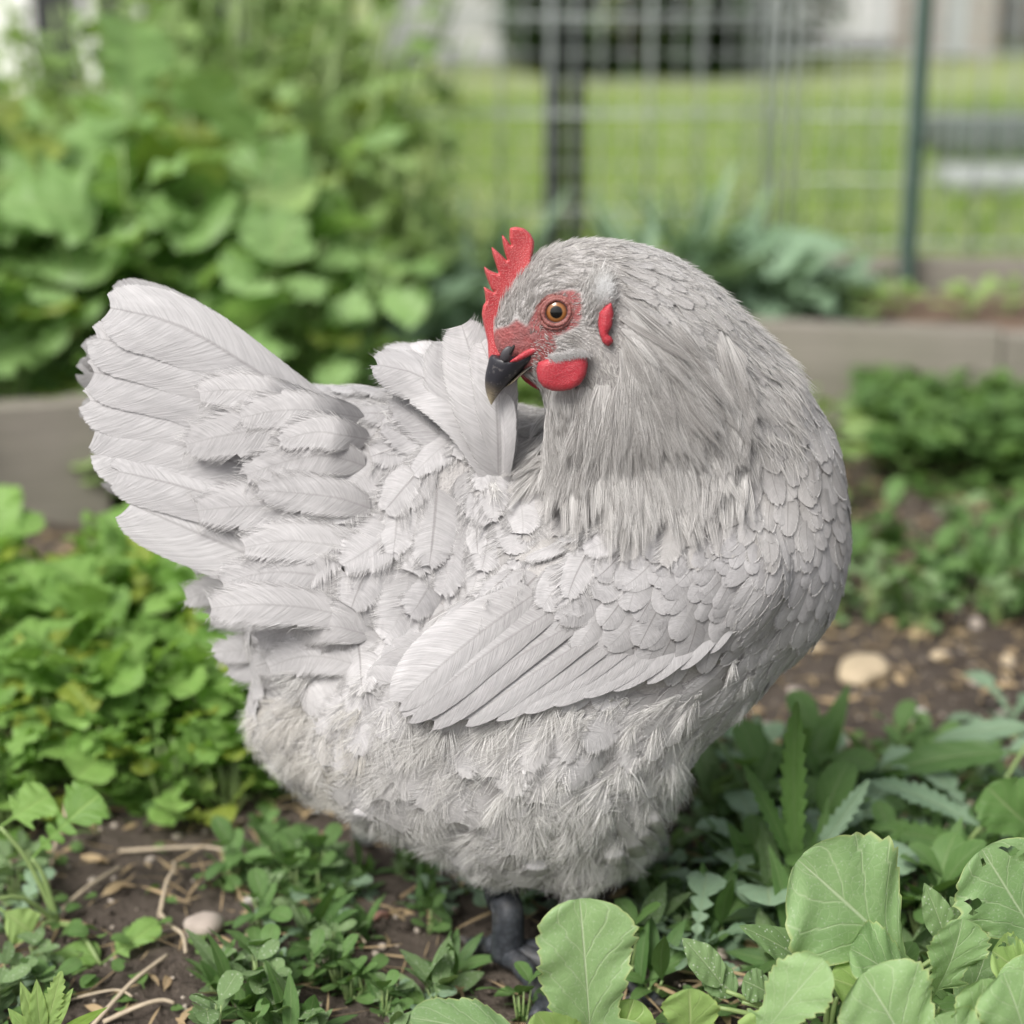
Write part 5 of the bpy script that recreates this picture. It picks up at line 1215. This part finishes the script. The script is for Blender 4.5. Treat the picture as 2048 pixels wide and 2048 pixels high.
seedling('dusty_weed', 'weed with dusty spotted lance leaves between the kale seedlings', (1560,1960), -.13,
  [('lance', M_DUSTY, 1560,1850,1388,1748,78,0,-.01,(.1,-.8,1)), ('lance', M_DUSTY, 1580,1880,1500,1770,70,0,.0,(-.2,-1,.8)), ('lance', M_DUSTY, 1370,1870,1285,1770,70,0,.01,(.4,-.9,.6)), ('oval', M_DUSTY, 1400,1890,1330,1830,70,0,.01,(.1,-.9,.8)),
   ('lance', M_DUSTY, 1790,1790,1742,1665,62,.0,.01,(.1,-1,.4)), ('oval', M_DUSTY, 1620,1890,1560,1800,70,0,.0,(.1,-.9,.9)), ('oval', M_DUSTY, 1460,1880,1400,1850,70,0,.0,(.1,-.9,.9)), ('lance', M_WEED, 1350,1900,1230,1930,50,0,-.01,(.1,-.6,1)), ('oval', M_DUSTY, 1480,1920,1500,1850,64,-.02,-.02,(.1,-.9,.9)),
   ('lance', M_DUSTY, 1840,1780,1790,1690,60,.02,.02,(.1,-1,.7)), ('lance', M_DUSTY, 1800,1830,1850,1740,60,.0,.01,(.3,-1,.7))], group='weeds among the kale', rgs=5)
seedling('serrated_weed', 'tall weed with one long upright jagged dark leaf right of the hen', (1510,1700), .02,
  [('serrate', M_WEED, 1505,1640,1507,1318,72,0,.0,(-.5,-1,.2)), ('serrate', M_WEED, 1500,1640,1400,1440,46,0,.01,(.1,-1,.6)), ('serrate', M_BLUE, 1510,1650,1640,1470,52,0,.02,(.1,-1,.9)), ('lance', M_WEED, 1490,1660,1470,1480,36,0,.02,(.4,-1,.4)), ('lance', M_WEED, 1520,1660,1560,1500,34,0,.02,(.4,-1,.4))], group='weeds right of the hen', rgs=6)
seedling('arching_weed', 'weed with long arching leaves at the right edge of the soil', (1800,1660), .06,
  [('serrate', M_BLUE, 1850,1560,1640,1480,80,.0,.05,(.1,-.5,1)), ('kale', M_WEED, 1990,1600,1860,1480,150,-.02,-.02,(-.4,-1,.4)), ('lance', M_WEED, 1930,1420,1640,1480,95,0.08,.10,(.0,-.5,1)), ('serrate', M_WEED, 1860,1600,1640,1560,70,.0,.0,(.2,-1,.6)), ('lance', M_BLUE, 1960,1370,1760,1400,60,.1,.12,(.1,-.7,1))], group='weeds right of the hen', rgs=7)
seedling('grassy_weed', 'light green feathery weed at the bottom left corner', (75,1990), -.16,
  [('lance', M_KALE2, 80,1960,38,1850,34,0,-.0,(.2,-1,.5)), ('lance', M_KALE2, 80,1960,70,1845,36,0,-.0,(.0,-1,.5)), ('serrate', M_KALE2, 85,1960,118,1830,46,0,-.0,(.0,-1,.5)), ('lance', M_KALE2, 85,1960,140,1862,30,0,-.0,(.0,-1,.5)), ('lance', M_KALE2, 80,1970,15,1900,32,0,-.0,(.0,-1,.5)), ('lance', M_GRASS, 80,1975,205,1900,26,0,-.0,(.0,-1,.8)), ('lance', M_GRASS, 70,1975,0,1935,26,0,-.0,(.0,-1,.8))], group='weeds at the bottom left', rgs=8)
seedling('leafy_weed', 'mustard leaf lying low over the straw at the left', (110,1740), .02,
  [('lyrate', M_MUST, 60,1620,190,1500,120,.0,.02,(.1,-.9,.8)), ('kale', M_MUST, 0,1560,95,1500,110,.0,.02,(.1,-.9,.8)), ('round', M_MUST, 60,1800,190,1805,70,-.03,-.03,(.0,-.5,1)), ('kale', M_MUST, 190,1820,300,1740,60,-.04,-.02,(.1,-.9,.8)), ('round', M_KALE2, -20,1700,60,1760,90,-.03,-.03,(.1,-.9,.8))], group='weeds at the bottom left', rgs=9)
# ---------------------------------------------------------------- small weeds, each a plant of its own
rw = np.random.default_rng(51)
wk = [rosette('small_weed', 'lance', M_WEED, 10, .048, .013, rw, (.4, 1.4), (.2, 1.1), (0, .012), .004, .2, .05),
      rosette('small_weed', 'lance', M_DUSTY, 12, .040, .014, rw, (.3, 1.3), (.2, 1.1), (0, .015), .005, .2, .05),
      rosette('small_weed', 'oval', M_WEED, 14, .028, .014, rw, (.1, 1.2), (.2, 1.0), (0, .035), .006, .2, .05),
      rosette('small_weed', 'lyrate', M_BLUE, 9, .055, .022, rw, (.3, 1.2), (.3, 1.2), (0, .01), .004, .2, .1, nS=24),
      rosette('small_weed', 'oval', M_DUSTY, 14, .026, .013, rw, (.1, 1.2), (.2, 1.0), (0, .035), .006, .2, .05)]
def ok_spot(x, y): return not (abs(x - .01) < .055 and -.12 < y < .02)
def sprinkle(n, x0, x1, y0, y1, kinds, sc, group, label, avoid=None):
    c = 0; sc0 = sc
    while c < n:
        px, py = rw.uniform(x0, x1), rw.uniform(y0, y1); g = G(px, py)
        c += 1
        if avoid and avoid(px, py): continue
        if not ok_spot(g[0], g[1]): continue
        sc = (.4, .6) if (abs(g[0] - .02) < .13 and -.14 < g[1] < .12) else sc0
        place(wk[kinds[rw.integers(len(kinds))]], (g[0], g[1], hgt(g[0], g[1]) - .002), rw.uniform(0, 6.3), rw.uniform(*sc), label, cat='weed', group=group)
sprinkle(74, 400, 1000, 1640, 2010, [0, 1, 2, 4, 0, 3], (.5, .95), 'small weeds below the hen', 'small weed below the hen', lambda a, b: a < 560 and b < 1850 and rw.random() < .75)
sprinkle(11, 430, 620, 1590, 1720, [2, 4], (.6, .9), 'small weeds under the tail', 'oval-leaved weed under the tail')
sprinkle(9, -20, 110, 1640, 1900, [2, 3, 4], (.6, .9), 'small weeds at the left edge', 'small weed at the left edge')
sprinkle(66, 1190, 1640, 1470, 1800, [3, 3, 0, 1, 2], (.9, 1.6), 'weeds right of the hen feet', 'weed right of the hen')
sprinkle(34, 1250, 1990, 1700, 2010, [0, 1, 2], (.8, 1.4), 'weeds among the kale seedlings', 'small weed beneath the kale')
sprinkle(20, 1640, 1990, 1400, 1700, [3, 0, 2], (.7, 1.1), 'scattered weeds on the right soil', 'weed on the right bare soil')
sprinkle(30, 1480, 1990, 1010, 1200, [2, 0, 4], (.8, 1.3), 'weeds before the right hand bed', 'weed before the right bed')
for i, (px, py, k_, s_) in enumerate([(985,1925,2,.7), (830,1900,1,.9), (850,1850,0,.7), (1230,1900,0,.9), (1290,1850,3,.9), (1230,1800,1,.8), (1180,1870,2,.9), (1340,1800,0,1.0)]):
    g = G(px, py); place(wk[k_], (g[0], g[1], hgt(g[0], g[1]) - .002), rw.uniform(0, 6.3), s_, 'small weed around the hen feet', cat='weed', group='weeds around the feet')
# ---------------------------------------------------------------- ground cover, grass, debris: nobody could count it
def scatter(name, tmpl, pts, rz, tilt, sc, mat, parent=None):
    """many small copies of template blades joined into one mesh"""
    Vs, Fs, Us, Ls, o = [], [], [], [], 0; rr = np.random.default_rng(len(pts)); which = rr.integers(len(tmpl), size=len(pts))
    for k_, (P, F, uv) in enumerate(tmpl):
        m = which == k_; n = m.sum()
        if not n: continue
        Q = np.broadcast_to(P, (n,) + P.shape) * sc[m][:, None, None]
        ct, st = np.cos(tilt[m])[:, None], np.sin(tilt[m])[:, None]; Q = np.stack([Q[..., 0], Q[..., 1] * ct - Q[..., 2] * st, Q[..., 1] * st + Q[..., 2] * ct], -1)
        c, s_ = np.cos(rz[m])[:, None], np.sin(rz[m])[:, None]; Q = np.stack([Q[..., 0] * c - Q[..., 1] * s_, Q[..., 0] * s_ + Q[..., 1] * c, Q[..., 2]], -1) + pts[m][:, None, :]
        Vs.append(Q.reshape(-1, 3)); Fs.append((F[None] + (np.arange(n) * len(P))[:, None, None] + o).reshape(-1, F.shape[1])); Us.append(np.tile(uv, (n, 1))); Ls.append(np.repeat(rr.random(n), len(P))); o += n * len(P)
    return mesh_np(name, np.vstack(Vs), np.vstack(Fs), mat, parent, uv=np.vstack(Us), att={'lr': np.concatenate(Ls)})
def ginv(n, x0, x1, y0, y1, seed):
    r_ = np.random.default_rng(seed); return r_.uniform(x0, x1, n), r_.uniform(y0, y1, n), r_
ov = [blade('oval', .022, .014, rw, e, b_, .2, .1) for e, b_ in ((.3, .5), (.8, .9), (.1, .3), (.6, 1.2))]
def cover(name, n, x0, x1, y0, y1, z, sc, seed, mat=M_COVER, mask=None, clump=3.0):
    x, y, r_ = ginv(n, x0, x1, y0, y1, seed)
    a = sum(np.sin(x * w_[0] + y * w_[1] + w_[2]) for w_ in r_.normal(0, 1, (5, 3)) * [14, 14, 6]); keep = a > r_.normal(0, 1.2, n) - clump
    if mask is not None: keep &= mask(x, y)
    x, y = x[keep], y[keep]; n = len(x)
    o = scatter(name, ov, np.stack([x, y, hgt(x, y) * 0 + r_.uniform(0, 1, n)**.7 * z], 1), r_.uniform(0, 6.3, n), r_.normal(0, .3, n), sc * r_.uniform(.6, 1.4, n), mat)
    return tag(o, kind='stuff')
c1 = cover('clover_cover', 3000, .42, 1.3, .95, 1.24, .075, 1.5, 61); tag(c1, 'dark green clover growing thickly before the right hand raised bed', 'clover')
c2 = cover('low_weed_cover', 1900, .2, 1.0, .42, .98, .018, .9, 62, mask=lambda x, y: y > .62 + .0 * x, clump=-.6); tag(c2, 'thin low weeds on the soil before the clover', 'ground cover')
c3 = cover('creeping_cover', 1300, -.42, .42, -.20, .30, .010, .55, 63, clump=-.9, mask=lambda x, y: np.hypot(x - .02, y + .04) > .05); tag(c3, 'tiny creeping weed leaves scattered on the soil around the hen', 'ground cover')
c4 = cover('shade_cover', 5200, -1.5, .5, .86, 1.9, .07, 1.9, 64, M_VINE, mask=lambda x, y: x < .38 - (y - .7) * .0); tag(c4, 'low green undergrowth beneath the tall plants at the left', 'undergrowth')
c5 = cover('bed_weed_cover', 900, -.1, .42, 1.36, 1.66, .05, 1.4, 65, M_BLUE); c5.location.z = .105; tag(c5, 'low green weeds on the soil inside the right hand bed', 'ground cover')
x, y, r_ = ginv(42000, -4.2, 4.6, 2.3, 6.8, 66); gl = [blade('grass', .05, .006, rw, 1.3, b_, 0, 0) for b_ in (.3, .8, 1.3)]
o = scatter('lawn_grass', gl, np.stack([x, y, np.full(len(x), .015)], 1), r_.uniform(0, 6.3, len(x)), r_.normal(0, .3, len(x)), r_.uniform(.6, 1.5, len(x)), M_GRASS); tag(o, 'mown green grass of the lawn beyond the fence', 'grass', kind='stuff')
x, y, r_ = ginv(2600, -.6, .55, 1.85, 2.25, 67); gl2 = [blade('grass', .12, .006, rw, 1.4, b_, 0, 0) for b_ in (.3, .8, 1.3)]
o = scatter('tall_grass', gl2, np.stack([x, y, np.full(len(x), .0)], 1), r_.uniform(0, 6.3, len(x)), r_.normal(0, .3, len(x)), r_.uniform(.6, 1.5, len(x)), M_GRASS); tag(o, 'longer grass growing along the foot of the wire fence', 'grass', kind='stuff')
# debris: clods, chips, bits of straw
def lump(rg, sq=(.8, 1.0, .6), n=2):
    bm = bmesh.new(); bmesh.ops.create_icosphere(bm, subdivisions=n, radius=1)
    ph = rg.random(6) * 6
    for v in bm.verts:
        c = v.co; d = 1 + .16 * sin(c.x * 3 + ph[0]) * cos(c.y * 2.6 + ph[1]) + .12 * sin(c.z * 4 + ph[2] + c.x * 2) + .06 * sin(c.y * 7 + ph[3])
        v.co = Vector((c.x * sq[0] * d, c.y * sq[1] * d, c.z * sq[2] * d))
    V = np.array([v.co[:] for v in bm.verts]); F = np.array([[v.index for v in f.verts] for f in bm.faces]); bm.free(); return V, F, np.zeros((len(V), 2))
lm_ = [lump(rw, n=1) for _ in range(5)]
x, y, r_ = ginv(15000, -.75, .95, -.25, 1.25, 68)
o = scatter('soil_clods', lm_, np.stack([x, y, hgt(x, y) + .0005], 1), r_.uniform(0, 6.3, len(x)), r_.normal(0, .4, len(x)), .0014 * np.exp(r_.normal(.25, .55, len(x))), M_SOIL); tag(o, 'small dark clods of loose soil', 'soil', kind='stuff')
x, y, r_ = ginv(4500, -.7, .95, -.22, 1.2, 69)
o = scatter('grit', lm_, np.stack([x, y, hgt(x, y) + .001], 1), r_.uniform(0, 6.3, len(x)), r_.normal(0, .4, len(x)), .0013 * np.exp(r_.normal(.2, .5, len(x))), flat('grit_stone', (.36, .31, .26), .8, 25, .5)); tag(o, 'pale grit and wood crumbs on the soil', 'grit', kind='stuff')
sb = [blade('lance', .035, .0018, rw, .1, b_, 0, 0) for b_ in (.1, .3, -.2)] + [blade('lance', .02, .005, rw, .2, .5, .3, .1)]
x, y, r_ = ginv(7500, -.7, .95, -.22, 1.1, 70)
o = scatter('straw_litter', sb, np.stack([x, y, hgt(x, y) + .003], 1), r_.uniform(0, 6.3, len(x)), r_.normal(0, .5, len(x)), r_.uniform(.4, 1.3, len(x)), M_DRY); tag(o, 'short dry straw and dead leaf litter on the soil', 'litter', kind='stuff')
# stalks of straw one can count
def stalk(label, a, b, r, z=.006, sag=.0, cat='straw', name='straw_stalk', group='dry stalks lying on the soil', mat=None):
    r = r * .62; A, B = G(*a), G(*b); A[2] = hgt(A[0], A[1]) + r + .001; B[2] = hgt(B[0], B[1]) + r + z; m = (A + B) / 2 + [0, 0, .004 + sag]; m2 = A * .25 + B * .75 + [.002, .003, .003 + sag]
    root = A.copy(); V, F = merge([tube(bez([A, m, m2, B], 12) - root, np.interp(np.linspace(0, 1, 12), [0, .5, .52, .54, 1], [r, r * .9, r * 1.25, r * .9, r * .75]), 8)])
    o = mesh_np(name, V, F, mat or M_STRAW, None, loc=root); return tag(o, label, cat, group)
stalk('pale straw stalk lying across the soil under the tail', (225,1605), (450,1622), .0022)
stalk('thick pale dry stalk slanting up from the lower left', (75,1745), (228,1650), .0026)
stalk('long pale stalk running to the bottom edge at the left', (165,1935), (318,1828), .0024)
stalk('dry stalk beside the pale round stone', (300,1720), (352,1825), .0022)
stalk('forked dry stalk left of the round stone', (300,1730), (330,1660), .002, .012)
stalk('bent yellow stalk at the bottom edge left of centre', (195,1925), (330,1905), .0024)
stalk('short upright dry stalk at the left edge', (85,1690), (130,1600), .002, .03)
stalk('thin straw in front of the bottom left weeds', (120,1870), (250,1895), .0014)
stalk('dry stalk right of the round stone', (470,1760), (455,1850), .002, .004)
stalk('thin bleached straw left of the near leg', (600,1755), (690,1800), .0014)
stalk('pale green stalk leaning right of the hen, jointed in the middle', (1440,1680), (1370,1440), .0028, .035, .0, 'stem', 'weed_stalk', 'green stalks right of the hen', M_STEM)
stalk('pale green stalk rising between the serrated weed and the kale', (1560,1600), (1610,1510), .0025, .04, .0, 'stem', 'weed_stalk', 'green stalks right of the hen', M_STEM)
stalk('pale green stalk lying low behind the tall kale leaf', (1330,1680), (1450,1700), .0026, .006, .0, 'stem', 'weed_stalk', 'green stalks right of the hen', M_STEM)
stalk('yellow broken stalk lying on the right soil', (1740,1640), (1830,1560), .003, .02)
stalk('short pale stick on the soil beneath the breast', (1430,1300), (1490,1260), .003)
# stones
def stone(label, px, py, r, sq, mat, rg, cat='stone', name='stone'):
    g = G(px, py); V, F, _ = lump(rg, sq, 3); o = mesh_np(name, V * r, F, mat, None, loc=(g[0], g[1], hgt(g[0], g[1]) + r * sq[2] * .45)); o.rotation_euler = (0, 0, rg.uniform(0, 6)); return tag(o, label, cat, 'stones on the soil')
M_ST1 = flat('pale_stone', (.34, .29, .25), .8, 40, .25, bump=.001); M_ST2 = flat('yellow_stone', (.42, .34, .23), .75, 30, .25, bump=.001); M_ST3 = flat('white_stone', (.44, .41, .375), .7, 50, .15, bump=.001); M_ST4 = flat('red_stone', (.32, .17, .13), .85, 50, .25, bump=.001)
stone('pale pinkish round stone on the straw at the lower left', 386, 1772, .0125, (1, .9, .75), M_ST1, rw)
stone('large yellowish flat stone on the soil behind the breast', 1628, 1282, .024, (1.15, .8, .45), M_ST2, rw)
stone('small white pebble right of the yellowish stone', 1718, 1362, .0115, (1, .9, .7), M_ST3, rw)
stone('brownish clump of dry clay at the right by the kale', 1822, 1620, .014, (.7, .9, .9), M_ST2, rw)
stone('reddish chip of brick behind the leg fluff', 720, 1730, .006, (1, .6, .6), M_ST4, rw)
stone('small pink pebble by the arching weed', 1690, 1625, .006, (1, .8, .8), M_ST1, rw)
stone('grey pebble at the left edge of the soil', 470, 1700, .0045, (1, .8, .7), M_ST3, rw)
for i, (px, py, rr_) in enumerate([(1500,1310,.007), (1560,1350,.006), (1850,1300,.009), (1800,1420,.007), (1900,1250,.008), (1450,1370,.007), (1600,1400,.006), (1770,1260,.007), (1660,1430,.005), (1890,1370,.006), (1540,1240,.008), (1840,1190,.008)]):
    stone('brownish pebble on the right bare soil', px, py, rr_, (1, .8, .6), [M_ST1, M_ST2, M_ST1][i % 3], rw)['group'] = 'pebbles on the right soil'

# ---------------------------------------------------------------- labels of repeats: told apart by row and order
ORD = ['leftmost', 'second from left', 'third from left', 'fourth from left', 'fifth from left', 'sixth from left', 'seventh from left', 'eighth from left', 'ninth from left']
ROW = ['nearest', 'second nearest', 'third nearest', 'fourth nearest', 'fifth nearest', 'sixth nearest', 'seventh nearest', 'eighth nearest', 'ninth nearest']
byl = {}
for o in list(COL.objects):
    if o.parent is None and o.get('category') and o.get('group') and o.get('label'):
        q_ = proj(np.array(o.location))
        if not (-170 < q_[0] < 2110) and o['category'] in ('plant', 'weed', 'seedling'):
            for c_ in list(o.children): bpy.data.objects.remove(c_)
            bpy.data.objects.remove(o); continue
        byl.setdefault(o['label'], []).append(o)
for lab, obs in byl.items():
    if len(obs) < 2: continue
    obs.sort(key=lambda o: o.location.y)
    nr = math.ceil(len(obs) / 9); per = math.ceil(len(obs) / nr)
    for k_ in range(nr):
        row = sorted(obs[k_ * per:(k_ + 1) * per], key=lambda o: proj(np.array(o.location))[0])
        for i, o in enumerate(row):
            pos = ORD[i] if i < len(row) - 1 or len(row) < 3 else 'rightmost'
            o['label'] = lab + ', ' + pos + ('' if nr == 1 else ' of the ' + (ROW[k_] if k_ < nr - 1 or nr < 3 else 'farthest') + ' row')
